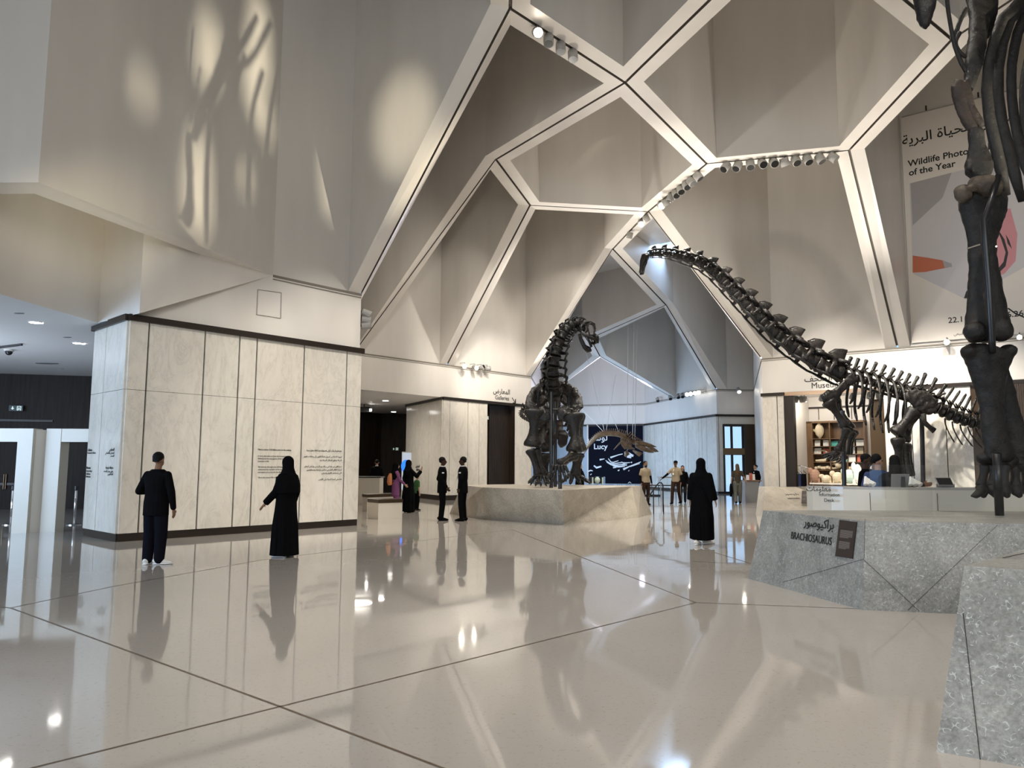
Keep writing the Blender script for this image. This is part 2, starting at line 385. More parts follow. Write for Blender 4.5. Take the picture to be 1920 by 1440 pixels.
CELLS = [('A r B r Vv r n3 r n2 r U r', ZR), ('B r D r K r L r Vv r', ZR), ('B r C r E r F r D r', ZR), ('A r J w I r C r B r', ZR), ('C r I w H r E r', ZR),
         ('E r H w Gf r G r F r', ZR), ('D r F r N w Mm r K r', ZR), ('K r Mm w R1 w R3 r L2 r L r', ZR), ('Vv r L r L2 r n4 r n3 r', ZR),
         ('L2 r R3 w n5 r n4 r', ZR), ('A r U r n2 r n1 w T0 w T1 w Q w J r', ZR), ('G r P r P0 w S1 w N r F r', 12.6),
         ('G r Gf w BL r O r O2 r P r', 12.8), ('P r O2 r O r BR w P0 r', 12.8), ('O r BL w c2 w c1 w BR r', 12.8), ('T1 s X1 w LC w W2 w W q Q s', ZR)]
INS = dict(r=.43, w=.0, q=.38, s=.5)
def inset_cell(P, T):
    n = len(P)
    ar = sum(P[k][0] * P[(k+1) % n][1] - P[(k+1) % n][0] * P[k][1] for k in range(n))
    if ar < 0:
        P = P[::-1]; T = [T[(n - 2 - k) % n] for k in range(n)]
    def off(d):
        out = []
        for k in range(n):
            a, b, c = P[k - 1], P[k], P[(k + 1) % n]
            e1 = (V(b) - V(a)).xy.normalized(); e2 = (V(c) - V(b)).xy.normalized()
            n1 = V((-e1.y, e1.x)); n2 = V((-e2.y, e2.x)); d1 = d[k - 1]; d2 = d[k]
            det = n1.x * n2.y - n1.y * n2.x
            if abs(det) < .05: q = V(b).xy + n1 * max(d1, d2)
            else:
                c1 = n1.dot(V(b).xy) + d1; c2 = n2.dot(V(b).xy) + d2
                q = V(((c1 * n2.y - n1.y * c2) / det, (n1.x * c2 - c1 * n2.x) / det))
            out.append(V((q.x, q.y, b[2])))
        return out
    return P, T, off
ribs, coff, groove, pocket = MB(), MB(), MB(), MB()
for spec, zr in CELLS:
    w = spec.split(); P = [VX[k] for k in w[0::2]]; T = w[1::2]
    P, T, off = inset_cell(P, T); n = len(P)
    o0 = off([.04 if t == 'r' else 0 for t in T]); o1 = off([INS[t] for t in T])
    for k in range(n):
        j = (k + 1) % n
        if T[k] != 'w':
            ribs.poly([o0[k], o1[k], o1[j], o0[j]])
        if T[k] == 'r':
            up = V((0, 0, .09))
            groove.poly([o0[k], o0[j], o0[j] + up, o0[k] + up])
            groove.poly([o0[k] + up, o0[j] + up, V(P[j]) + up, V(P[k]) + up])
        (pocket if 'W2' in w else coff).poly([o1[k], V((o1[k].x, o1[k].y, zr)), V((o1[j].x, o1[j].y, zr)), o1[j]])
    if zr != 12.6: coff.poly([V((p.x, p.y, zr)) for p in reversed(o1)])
    else:   # roof with a skylight opening
        c = sum((V((p.x, p.y, zr)) for p in o1), V()) / n
        hole = [onz(*q, zr) for q in ((1210, 463), (1263, 452), (1279, 472), (1245, 480))]
        ring = [V((p.x, p.y, zr)) for p in o1]
        from mathutils.geometry import tessellate_polygon
        tri = tessellate_polygon([ring, hole]); allp = ring + hole
        for t in tri: coff.poly([allp[q] for q in t])
        for k in range(4): coff.poly([hole[k], hole[(k+1) % 4], hole[(k+1) % 4] + V((0, 0, .5)), hole[k] + V((0, 0, .5))])
        sky = MB().poly([h + V((0, 0, .45)) for h in hole]); SKYC = c
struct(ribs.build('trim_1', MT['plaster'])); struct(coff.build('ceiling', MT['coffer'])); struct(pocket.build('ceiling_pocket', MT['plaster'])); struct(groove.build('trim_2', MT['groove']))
struct(sky.build('window_1', MT['glass']))
struct(MB().box((-5, -5, 11.9), (62, 15, .2)).build('ceiling_entrance', MT['plaster']))

# floor: one slab with bronze strips set in it
struct(MB().box((0, 22, -.1), (80, 90, .2)).build('floor', MT['floor']))
st = MB()
FJ = [((20, 1140), (525, 1325)), ((525, 1325), (860, 1452)), ((-60, 1470), (525, 1325)), ((525, 1325), (1305, 1130)), ((1305, 1130), (960, 993)),
      ((1305, 1130), (1622, 1142)), ((20, 1140), (-40, 1135)), ((20, 1140), (210, 1100)), ((210, 1100), (490, 1050)), ((490, 1050), (960, 993)),
      ((1300, 1053), (1420, 1058)), ((1340, 1036), (1425, 1062))]
for (a, b) in FJ:
    p, q = onz(*a), onz(*b); e = (q - p).normalized(); s_ = V((-e.y, e.x, 0)) * .009
    st.poly([p - s_ + V((0, 0, .002)), q - s_ + V((0, 0, .002)), q + s_ + V((0, 0, .002)), p + s_ + V((0, 0, .002))])
struct(st.build('trim_3', MT['brass']))

def xy(k): return VX[k][:2]
def facing(a, b):
    """unit plan normal of a-b that looks at the visitor, and the unit along a-b"""
    a, b = V(a[:2]), V(b[:2]); e = (b - a).normalized(); n = V((-e.y, e.x))
    if n.dot(-a) < 0: n = -n
    return V((n.x, n.y, 0)), V((e.x, e.y, 0))
def vwall(mb, a, b, z0, z1): mb.poly([(a[0], a[1], z0), (b[0], b[1], z0), (b[0], b[1], z1), (a[0], a[1], z1)])
def strip(mb, a, b, z0, z1, d=.05, e=.0):
    """box on the room side of a-b"""
    n, u = facing(a, b); A = V((a[0], a[1], 0)) - u * e; B = V((b[0], b[1], 0)) + u * e
    mb.prism([A - n * .02, B - n * .02, B + n * d, A + n * d], z0, z1)
band, ledge, dark = MB(), MB(), MB()
bands = [('Q', 'J'), ('I', 'Gf'), ('Gf', 'BL'), ('BL', 'c2'), ('c2', 'c1'), ('c1', 'P0'), ('P0', 'S1'), ('S1', 'N'), ('N', 'R1'), ('R1', 'R3')]
for a, b in bands: vwall(band, xy(a), xy(b), ZB, ZL)
band.poly([(VX['W'][0], VX['W'][1], ZB), (VX['Q'][0], VX['Q'][1], ZB), (VX['Q'][0], VX['Q'][1], ZL)])
vwall(band, xy('J'), (-4.3, 21.5), ZB, ZL); vwall(band, (-4.3, 21.5), xy('I'), ZB, ZL)
struct(band.build('wall_band', MT['plaster']))
for a, b in bands: strip(ledge, xy(a), xy(b), ZL - .045, ZL + .01, .02); strip(ledge, xy(a), xy(b), ZL - .105, ZL - .085, .02)
struct(ledge.build('trim_4', MT['ledge']))

def panel_wall(name, a, b, pxs, zt=ZB - .11, z0=.22, mt='marble', y=800, gap=.03, seam=None):
    """stone panels with open dark joints at the picture columns pxs, dark plinth and dark top trim"""
    n, u = facing(a, b); A = V((a[0], a[1], 0)); Lg = (V(b[:2]) - V(a[:2])).length
    ts = sorted([0, Lg] + [(onwall(px, y, a, b) - A).dot(u) for px in pxs])
    ts = [t for t in ts if -1e-6 <= t <= Lg + 1e-6]
    mb, bk = MB(), MB()
    vwall(bk, A, A + u * Lg, 0, ZB)
    for t0, t1 in zip(ts, ts[1:]):
        if t1 - t0 < .05: continue
        g0 = gap / 2 if t0 > 0 else 0; g1 = gap / 2 if t1 < Lg else 0
        p, q = A + u * (t0 + g0), A + u * (t1 - g1)
        zz = [z0, zt] if not seam else [z0, seam - .004, seam + .004, zt]
        for k in range(0, len(zz), 2): mb.prism([p, q, q + n * .045, p + n * .045], zz[k], zz[k + 1])
    o = struct(mb.build(name, MT[mt])); bo = struct(bk.build('trim_joint', MT['joint'], o))
    tm = MB(); strip(tm, A, A + u * Lg, zt + .0, ZB + .02, .11, .05); strip(tm, A, A + u * Lg, 0, z0, .03)
    struct(tm.build('trim_edge', MT['bronze'], o)); return o
Wp, Jp, W2p = xy('W'), xy('J'), tuple(onz(158, 1004))[:2]
panel_wall('wall_left', Wp, (Jb.x + .02, Jb.y + .02), [268, 375, 441, 474, 564, 645], y=800, seam=3.05, gap=.035, z0=.16)
panel_wall('wall_left_end', W2p, Wp, [196], y=760, seam=3.05, gap=.022, z0=.16)
b2 = MB(); vwall(b2, (Jb.x + .02, Jb.y + .02), (-4.3, 21.5), 0, ZB); vwall(b2, (-4.3, 21.5), (-8.4, 30), 0, ZB); vwall(b2, W2p, (-8.3, 17.7), 0, ZB); vwall(b2, (-8.3, 17.7), (-8.5, 30), 0, ZB)
struct(b2.build('wall_left_return', MT['marble']))
# galleries wall
Ia, Gfa = xy('I'), xy('Gf')
gp = lambda px: tuple(onwall(px, 850, Ia, Gfa))[:2]
Gc = gp(829)
panel_wall('wall_galleries', Gc, gp(912), [842, 876, 897])
panel_wall('wall_galleries_side', Gc, (-5.25, 38.6), [806])
panel_wall('wall_galleries_end', gp(965), Gfa, [])
# recess with slatted door between them
rc = MB(); n_, u_ = facing(Ia, Gfa)
d0, d1 = V((*gp(912), 0)), V((*gp(965), 0)); bk = -n_ * .5
rc.poly([d0 + bk, d1 + bk, d1 + bk + V((0, 0, ZB)), d0 + bk + V((0, 0, ZB))]); rc.poly([d0, d0 + bk, d0 + bk + V((0, 0, ZB)), d0 + V((0, 0, ZB))])
rc.poly([d1, d1 + bk, d1 + bk + V((0, 0, ZB)), d1 + V((0, 0, ZB))])
struct(rc.build('wall_recess', MT['darkwood']))
sl = MB(); Ld = (d1 - d0).length
for k in range(18):
    c = d0 + u_ * (Ld * (.28 + .72 * (k + .5) / 18)) + bk * .8
    sl.box(c + V((0, 0, 2.25)), (.05, .08, 4.4), M.Rotation(math.atan2(u_.y, u_.x), 3, 'Z'))
door = struct(sl.build('door_1', mat('dark_slats', (.022, .015, .012), .45)))
tb = MB(); strip(tb, gp(912), gp(965), ZB - .11, ZB + .02, .11); struct(tb.build('trim_5', MT['bronze']))
# low ceilings of the side zones
lc = MB().poly([(Jb.x, Jb.y, ZB), (-4.3, 21.5, ZB), (-6.35, 30.6, ZB), Gc + (ZB,), (-5.25, 38.6, ZB), (-5, 50, ZB), (-12, 50, ZB), (-12, 31, ZB), (-8.5, 30.5, ZB), (-8, 20, ZB)])
lc.poly([VX['LC'], VX['W2'], (-8.3, 17.7, ZB), (-8.5, 30, ZB), (-36, 30, ZB), (-36, -12, ZB), (-9.3, -12, ZB)])
struct(lc.build('ceiling_low', MT['ceilpaint']))
dk = MB(); vwall(dk, (-36, 21.4), (-8.5, 28.15), 0, ZB)
vwall(dk, (-10.5, 41.5), (-7.7, 45.5), 0, ZB); vwall(dk, (-7.7, 45.5), (-4.8, 45.5), 0, ZB); vwall(dk, (-10.5, 41.5), (-12, 30), 0, ZB); vwall(dk, (-4.8, 45.5), (-5.25, 38.6), 0, ZB)
struct(dk.build('wall_dark', MT['darkwood']))
# far end: glazed doors on the left, blue panelled wall on the right
panel_wall('wall_far_right', xy('c1'), xy('P0'), [1215, 1221, 1229, 1243, 1252, 1262, 1268, 1286, 1292, 1312, 1318, 1327], z0=.12, y=850)
panel_wall('wall_door_side', xy('P0'), tuple(onwall(1356, 850, xy('P0'), xy('S1')))[:2], [1348], z0=.12, y=850)
fw = MB(); vwall(fw, xy('c2'), xy('c1'), 0, ZB); struct(fw.build('wall_far', mat('pale_blue_grey_wall', (.34, .38, .42), .4)))
tb = MB(); strip(tb, xy('c2'), xy('c1'), ZB - .11, ZB + .02, .09); strip(tb, xy('P0'), xy('S1'), ZB - .11, ZB + .02, .09); strip(tb, xy('Gf'), xy('BL'), ZB - .11, ZB + .02, .09); strip(tb, xy('BL'), xy('c2'), ZB - .11, ZB + .02, .09)
struct(tb.build('trim_6', MT['bronze']))
# glazing on the left of the far end: mullioned panes looking out on daylight
def glazing(name, a, b, cols, z0, z1, rails, frame, t=.07):
    n, u = facing(a, b); A = V((a[0], a[1], 0)); B = V((b[0], b[1], 0)); R = M.Rotation(math.atan2(u.y, u.x), 3, 'Z'); Lg = (B - A).length
    fr = MB()
    for f in cols: fr.box(A + u * (Lg * f) + V((0, 0, (z0 + z1) / 2)), (t, .1, z1 - z0), R)
    for z in rails: fr.box((A + B) / 2 + V((0, 0, z)), (Lg, .09, t * 1.2), R)
    o = struct(fr.build(name, MT[frame]))
    pn = MB().poly([A + V((0, 0, z0)), B + V((0, 0, z0)), B + V((0, 0, z1)), A + V((0, 0, z1))])
    struct(pn.build('window_pane', MT['glass'], o)); return o
glazing('window_2', xy('Gf'), xy('BL'), (0, .2, .4, .6, .8, 1), 0, ZB - .1, (.05, 3.0, 4.4), 'grey')
glazing('window_3', xy('BL'), xy('c2'), (0, .25, .5, .75, 1), 0, ZB - .1, (.05, 3.0, 4.4), 'grey')
dS = tuple(onwall(1356, 850, xy('P0'), xy('S1')))[:2]
glazing('door_2', dS, xy('S1'), (.02, .27, .62, 1), 0, 4.0, (.05, 2.3, 2.5, 3.95), 'bronze', .12)
dq = V((*dS, 0)).lerp(V((*xy('S1'), 0)), .66)
pd = MB(); strip(pd, dq, xy('S1'), 0, 4.0, .10); struct(pd.build('wall_door_panel', MT['brownpanel']))
lt = MB(); vwall(lt, dS, xy('S1'), 4.0, ZB); struct(lt.build('wall_lintel', MT['cream']))
bb = MB(); strip(bb, dS, xy('S1'), 2.25, 2.62, .08); struct(bb.build('trim_7', mat('bronze_transom', (.20, .12, .05), .35, .5)))
# terrace seen through the glazing: paving, parapet and pale towers under the sky
struct(MB().box((-14, 52, -.12), (31, 26, .1)).build('ground_terrace', mat('terrace_paving', (.4, .4, .4), .8)))
# return of the museum block
rt = MB(); vwall(rt, xy('S1'), xy('N'), 0, ZB); struct(rt.build('wall_return', MT['plaster']))
# museum front
Na, Ma = xy('N'), tuple(V(xy('Mm')) * 2 - V(xy('N')))
mp = lambda px: tuple(onwall(px, 850, Na, Ma))[:2]
panel_wall('wall_museum_left', Na, mp(1473), [1459])
panel_wall('wall_museum_right', mp(1662), mp(1826), [1710, 1774])
vb = MB(); vwall(vb, mp(1826), mp(1990), 0, ZB); struct(vb.build('wall_museum_bronze', MT['brownpanel']))
sl = MB(); nM, uM = facing(Na, Ma); a0, a1 = V((*mp(1872), 0)), V((*mp(1985), 0))
for k in range(26):
    c = a0 + (a1 - a0) * ((k + .5) / 26) + nM * .06
    sl.box(c + V((0, 0, 2.25)), (.06, .09, 4.4), M.Rotation(math.atan2(uM.y, uM.x), 3, 'Z'))
struct(sl.build('door_3', mat('bronze_slats', (.05, .032, .02), .4, .3)))
tb = MB(); strip(tb, mp(1473), mp(1662), ZB - .13, ZB + .02, .06); struct(tb.build('trim_8', mat('bronze_fascia', (.30, .20, .13), .3, .7)))
tb = MB(); strip(tb, mp(1826), mp(1990), ZB - .11, ZB + .02, .11); struct(tb.build('trim_9', MT['bronze']))
# walls behind the visitor and to the sides
bw = MB(); vwall(bw, (-36, -12), (-13, -12), 0, 21); vwall(bw, (15, -12), (30, -12), 0, 21); vwall(bw, (-13, -12), (15, -12), 10, 21)
vwall(bw, (-22, -12), (-22, .5), 0, ZB); vwall(bw, (-22, 9.5), (-22, 25), 0, ZB); vwall(bw, (24.5, 20.9), mp(1990), 0, ZL)
# right side wall, its openings added and shaped to throw patches on the left walls
from mathutils.geometry import tessellate_polygon as tess
ring = [V((24.5, -12, 0)), V((24.5, 20.9, 0)), V((24.5, 20.9, 21)), V((24.5, -12, 21))]; patch_holes = []
sp_ = V(BEAMP)
for px, py, rw, rh, a, b in ((372, 345, 24, 105, 'T1', 'Q'), (392, 95, 22, 75, 'T1', 'Q'), (484, 110, 26, 120, 'T1', 'Q'), (268, 165, 12, 45, 'T1', 'Q'), (500, 210, 9, 60, 'T1', 'Q'), (462, 335, 7, 30, 'T1', 'Q'),
                             (628, 320, 20, 95, 'Q', 'J')):
    h_ = []
    for k in range(14):
        w_ = 2 * PI * k / 14; q = onwall(px + rw * math.cos(w_) * (1 if math.sin(w_) > 0 else .8), py + rh * math.sin(w_), xy(a), xy(b))
        h_.append(sp_ + (q - sp_) * ((24.5 - sp_.x) / (q.x - sp_.x)))
    patch_holes.append(h_)
allp = ring + [q for h_ in patch_holes for q in h_]
for t in tess([ring] + patch_holes): bw.poly([allp[q] for q in t])
struct(bw.build('wall_back', MT['plaster']))
glazing('window_4', (-13, -12), (15, -12), [k / 10 for k in range(11)], 0, 10, (.05, 3.3, 6.6, 9.95), 'bronze', .12)
# ------------------------------------------------------------------ lettering
AR = {  # letter: isolated, final, initial, medial
 'ا': (0xFE8D, 0xFE8E, None, None), 'ب': (0xFE8F, 0xFE90, 0xFE91, 0xFE92), 'ت': (0xFE95, 0xFE96, 0xFE97, 0xFE98), 'ة': (0xFE93, 0xFE94, None, None),
 'ح': (0xFEA1, 0xFEA2, 0xFEA3, 0xFEA4), 'ر': (0xFEAD, 0xFEAE, None, None), 'س': (0xFEB1, 0xFEB2, 0xFEB3, 0xFEB4), 'ص': (0xFEB9, 0xFEBA, 0xFEBB, 0xFEBC),
 'ض': (0xFEBD, 0xFEBE, 0xFEBF, 0xFEC0), 'ع': (0xFEC9, 0xFECA, 0xFECB, 0xFECC), 'ف': (0xFED1, 0xFED2, 0xFED3, 0xFED4), 'ك': (0xFED9, 0xFEDA, 0xFEDB, 0xFEDC),
 'ل': (0xFEDD, 0xFEDE, 0xFEDF, 0xFEE0), 'م': (0xFEE1, 0xFEE2, 0xFEE3, 0xFEE4), 'ن': (0xFEE5, 0xFEE6, 0xFEE7, 0xFEE8), 'ه': (0xFEE9, 0xFEEA, 0xFEEB, 0xFEEC),
 'و': (0xFEED, 0xFEEE, None, None), 'ي': (0xFEF1, 0xFEF2, 0xFEF3, 0xFEF4), 'ى': (0xFEEF, 0xFEF0, None, None), 'ق': (0xFED5, 0xFED6, 0xFED7, 0xFED8),
 'ذ': (0xFEAB, 0xFEAC, None, None), 'د': (0xFEA9, 0xFEAA, None, None), 'أ': (0xFE83, 0xFE84, None, None), 'ئ': (0xFE89, 0xFE8A, 0xFE8B, 0xFE8C),
 'ش': (0xFEB5, 0xFEB6, 0xFEB7, 0xFEB8), 'ط': (0xFEC1, 0xFEC2, 0xFEC3, 0xFEC4), 'ظ': (0xFEC5, 0xFEC6, 0xFEC7, 0xFEC8), 'خ': (0xFEA5, 0xFEA6, 0xFEA7, 0xFEA8), 'ج': (0xFE9D, 0xFE9E, 0xFE9F, 0xFEA0)}
def arabic(s):
    out = []
    for w in s.split(' '):
        r = []
        for k, c in enumerate(w):
            if c not in AR: r.append(c); continue
            pre = k > 0 and w[k - 1] in AR and AR[w[k - 1]][2] is not None
            nxt = k + 1 < len(w) and w[k + 1] in AR and AR[c][2] is not None
            r.append(chr(AR[c][3 if pre and nxt else 1 if pre else 2 if nxt else 0]))
        if not any(c in AR for c in w): r = r[::-1]
        out.append(''.join(reversed(r)))
    return ' '.join(reversed(out))
def text(name, s, mt, org, right, up, size, parent=None, align='LEFT', bold=0.0, wide=1.0, depth=.002, lines=1.0):
    """flat cut letters standing on a surface; org = start of the base line"""
    cu = bpy.data.curves.new(name, 'FONT'); cu.body = s; cu.size = size; cu.align_x = align; cu.offset = bold * size; cu.extrude = depth; cu.space_line = lines
    cu.resolution_u = 3
    t = bpy.data.objects.new(name, cu); COL.objects.link(t)
    me = bpy.data.meshes.new_from_object(t.evaluated_get(bpy.context.evaluated_depsgraph_get()))
    bpy.data.objects.remove(t); bpy.data.curves.remove(cu)
    r = V(right).normalized(); u = V(up).normalized(); n = r.cross(u)
    Rm = M((r * wide, u, n)).transposed().to_4x4()
    me.transform(M.Translation(V(org) + n * (depth + .003)) @ Rm); me.materials.clear(); me.materials.append(MT[mt]); me.name = name
    o = bpy.data.objects.new(name, me); link(o, parent)
    if parent is not None: o.location = -parent.location
    return o
Z = V((0, 0, 1))
def wright(a, b):
    """unit vector along wall a-b pointing to the visitor's right, facing normal"""
    n, u = facing(a, b); r = -n.cross(Z)
    return r.normalized(), n
def sign_on(a, b, label, cat, items, name='wall_lettering', off=.05, group=None):
    """items: (string, px, py of base line start or end, px height of size, material, align, bold)"""
    r, n = wright(a, b); root = None
    for s, px, py, h, mt, al, bd in items:
        p = onwall(px, py, a, b) + n * off
        if root is None: root = thing(name, label, cat, p, group=group)
        dd = (p - CAMP).length
        text('lettering', s, mt, p, r, Z, h / FPX * dd * 1.0, root, al, bd)
    return root
WJ = (xy('W'), xy('J')); WE = (W2p, xy('W')); GA = (Ia, Gfa); MU = (Na, Ma)
sign_on(*WJ, 'English wall text about a 13.8 billion year story, left text column on marble wall', 'wall text', [
    ('This is a story 13.8 billion years in the making', 481, 844, 3.7, 'text', 'LEFT', .012)] + [(s, 481, y, 3.5, 'greytext', 'LEFT', 0) for s, y in (
    ('A story that takes us from the formation of the', 856), ('Universe to the emergence of life and the', 861), ('evolution of life.', 866), ('Our journey through time will help us to', 876.5),
    ('understand the wonders of the natural world', 881.5), ('and inspire us to care for the future.', 886.5), ("This is the story of life on Earth.", 896.5))])
sign_on(*WJ, 'Arabic wall text, right text column on marble wall beside the abaya woman', 'wall text', [
    (arabic('هذه قصة بدأت أولى فصولها منذ 13.8 مليار سنة'), 638, 847, 4.0, 'text', 'RIGHT', .012)] + [(arabic(s), 638, y, 4.1, 'greytext', 'RIGHT', 0) for s, y in (
    ('قصة تأخذنا من أصول نشأة الكون إلى بدايات ظهور', 858), ('الحياة وتطور أشكال الحياة فيه', 864.5), ('سننطلق من هنا في رحلة عبر الزمن ونتأمل أعظم', 876),
    ('أسرار العالم الطبيعي ساعين وراءها ومستلهمين', 882), ('لكي نستشعر الفرق ونسعى', 888), ('هذه هي قصة الحياة على الأرض', 899.5))])
sign_on(*WE, 'English direction text on the bluish end face of marble wall', 'wall text', [('Galleries', 169.5, 846, 5.6, 'text', 'LEFT', .01), ('Permanent Galleries', 169, 851, 4.6, 'greytext', 'LEFT', 0),
    ('Museum', 167, 879, 5.6, 'text', 'LEFT', .01), ('Cafe and shop', 166.5, 884.5, 4.6, 'greytext', 'LEFT', 0), ('Exhibitions', 166.3, 890, 4.6, 'greytext', 'LEFT', 0), ('Auditorium', 166, 895, 4.6, 'greytext', 'LEFT', 0)])
sign_on(*WE, 'Arabic direction text on the bluish end face of marble wall', 'wall text', [(arabic('المعارض'), 219.5, 845, 6.4, 'text', 'RIGHT', .01), (arabic('المعارض الدائمة في'), 219.3, 851, 5.2, 'greytext', 'RIGHT', 0), (arabic('المتحف'), 219, 856.5, 5.2, 'greytext', 'RIGHT', 0),
    (arabic('حديقة طبيعية'), 217.5, 879, 6.4, 'text', 'RIGHT', .01), (arabic('مقهى ومتجر المتحف'), 217, 885.5, 5.2, 'greytext', 'RIGHT', 0), (arabic('قاعة العرض'), 217, 891, 5.2, 'greytext', 'RIGHT', 0)])
g_ = sign_on(*GA, 'black Galleries sign in Arabic and English with arrow on plaster band', 'sign', [(arabic('المعارض'), 956, 740, 13, 'text', 'RIGHT', .004), ('Galleries', 928, 748.5, 11, 'text', 'LEFT', 0)], 'wall_sign', .012)
r_, n_ = wright(*GA); p_ = onwall(963, 751, *GA) + n_ * .02; k_ = .0055 * 38
ar = MB()
for a, b in (((-.9, .9), (.8, -.8)), ((.8, -.8), (.8, .5)), ((.8, -.8), (-.5, -.8))):
    ar.rod(p_ + r_ * a[0] * k_ * .7 + Z * a[1] * k_ * .7, p_ + r_ * b[0] * k_ * .7 + Z * b[1] * k_ * .7, .022, 4)
ar.build('arrow', MT['text'], g_)
sign_on(*MU, 'black Museum sign in Arabic and English behind the long-necked skeleton', 'sign', [(arabic('المتحف'), 1561, 713, 15, 'text', 'RIGHT', .004), ('Museum', 1521, 728.5, 14.6, 'text', 'LEFT', 0)], 'wall_sign', .012)

# ------------------------------------------------------------------ stone plinths
def facet_plinth(name, label, bot, top, h, mt, edges_mt='joint', lines=()):
    """bot/top: plan polygons; sloping stone faces with thin joint lines"""
    c = V((sum(p[0] for p in bot) / len(bot), sum(p[1] for p in bot) / len(bot), 0))
    root = thing(name, label, 'plinth', c)
    body = MB().prism(bot, 0, h, top); o = body.build('stone_body', MT[mt], root)
    for a, b in lines:
        a, b = V(a), V(b); t_ = (a - CAMP).normalized() * -.004
        MB().rod(a + t_, b + t_, .002, 4).build('joint', MT[edges_mt], root)
    return root
def onface(px, py, a, b, c):
    """seen point on plane through a, b, c"""
    a, b, c = V(a), V(b), V(c); n = (b - a).cross(c - a); d = ray(px, py)
    return CAMP + d * ((a - CAMP).dot(n) / d.dot(n))
H1 = .95
b_bot = [onz(1403, 1085), onz(1618, 1144), onz(1792, 1151), V((7.6, 7.6, 0)), V((11.6, 8.4, 0)), V((11.5, 11.4, 0)), V((4.6, 11.4, 0))]
b_top = [onz(1431, 957, H1), onz(1622, 972, H1), onz(1800, 980, H1), V((7.5, 8.2, H1)), V((11.2, 8.8, H1)), V((11.2, 10.9, H1)), V((4.4, 10.9, H1))]
def slide(p, e, px):
    # point of the level edge p + t*e seen at picture column px
    t = max(range(-400, 401), key=lambda i: -abs((lambda r: 960 + FPX * r.x / -r.z)(RC.transposed() @ (p + e * (i / 100) - CAMP)) - px)); return p + e * (t / 100)
b_top[1] = slide(b_top[0], b_bot[1] - b_bot[0], 1622); b_top[2] = slide(b_top[1], b_bot[2] - b_bot[1], 1806)
f1 = (b_bot[0], b_bot[1], b_top[0]); f2 = (b_bot[1], b_bot[2], b_top[1])
pl_brachio = facet_plinth('fossil_plinth', 'faceted grey stone plinth lettered BRACHIOSAURUS with brown plaque', [tuple(p)[:2] for p in b_bot], [tuple(p)[:2] for p in b_top], H1, 'stone',
    lines=[(onface(1622, 973, *f1), onface(1620, 1048, *f1)), (onface(1620, 1048, *f1), onface(1466, 1092, *f1)), (onface(1620, 1050, *f2), onface(1724, 1146, *f2)),
           (onface(1702, 1144, *f2), onface(1870, 985, *f2))])
def plinth_face(face, root_label, ar_s, en_s, ar_p, en_p, sz, plq, rows):
    a, b, c = [V(p) for p in face]; r = (b - a).normalized(); n = (b - a).cross(c - a).normalized()
    if n.dot(CAMP - a) < 0: n = -n
    u = n.cross(r); 
    if u.z < 0: u = -u
    if r.cross(u).dot(n) < 0: r = -r
    p = onface(*ar_p, *face) + n * .002; root = thing('plinth_lettering', root_label[0], 'lettering', p)
    k = (p - CAMP).length / FPX
    text('lettering', ar_s, 'black', p, r, u, sz[0] * k, root, 'RIGHT', .0)
    text('lettering', en_s, 'black', onface(*en_p, *face) + n * .002, r, u, sz[1] * k, root, 'LEFT', .0, sz[2])
    q = [onface(*w, *face) + n * .004 for w in plq]
    pr = thing('plinth_plaque', root_label[1], 'plaque', q[3])
    mb = MB(); i = len(mb.v)
    for w in q: mb.v.append(tuple(w))
    for w in q: mb.v.append(tuple(w + n * .012))
    mb.f += [(7, 6, 5, 4)] + [(a_, b_, b_ + 4, a_ + 4) for a_, b_ in ((0, 1), (1, 2), (2, 3), (3, 0))]
    mb.f[0] = (4, 5, 6, 7); mb.build('plate', MT['plaque'], pr)
    for (s0, s1, t0, t1, nl) in rows:
        tx = MB()
        for l in range(nl):
            tt = t0 + (t1 - t0) * (l + .25) / nl; th = (t1 - t0) / nl * .38
            e = s1 - (.3 if l == nl - 1 else 0) * (s1 - s0)
            P_ = lambda s_, t_: (q[0] * (1 - s_) + q[1] * s_) * (1 - t_) + (q[3] * (1 - s_) + q[2] * s_) * t_ + n * .014
            tx.poly([P_(s0, tt), P_(s0, tt + th), P_(e, tt + th), P_(e, tt)])
        tx.build('printed_text', MT['plaquetext'], pr)
    return root
plinth_face(f1, ('black Arabic and English BRACHIOSAURUS lettering on grey plinth', 'dark brown text plaque on the BRACHIOSAURUS plinth'), arabic('براكيوصور'), 'BRACHIOSAURUS', (1564, 993), (1483, 1010), (22, 19, .80),
            [(1576, 975), (1608, 979), (1600, 1048), (1568, 1043)], [(.15, .88, .26, .48, 7), (.15, .78, .57, .78, 7)])
# near plinth at the right edge
n_bot = [onz(1755, 1409), onz(1935, 1441), V((7.5, 3.4, 0)), V((7.5, 6.5, 0)), V((4.15, 6.4, 0))]
n_top = [onz(1808, 1061, H1), None, V((7.3, 3.95, H1)), V((7.3, 6.2, H1)), V((3.95, 5.95, H1))]
n_top[1] = n_top[0] + (n_bot[1] - n_bot[0]) * .95
g1 = (n_bot[0], n_bot[1], n_top[0])
facet_plinth('fossil_plinth', 'nearest grey stone plinth flecked with white shells, cut by right frame edge', [tuple(p)[:2] for p in n_bot], [tuple(p)[:2] for p in n_top], H1, 'stone',
    lines=[(onface(1806, 1150, *g1), onface(1838, 1424, *g1)), (onz(1880, 1046, H1 + .003), onz(1935, 1034, H1 + .003))])
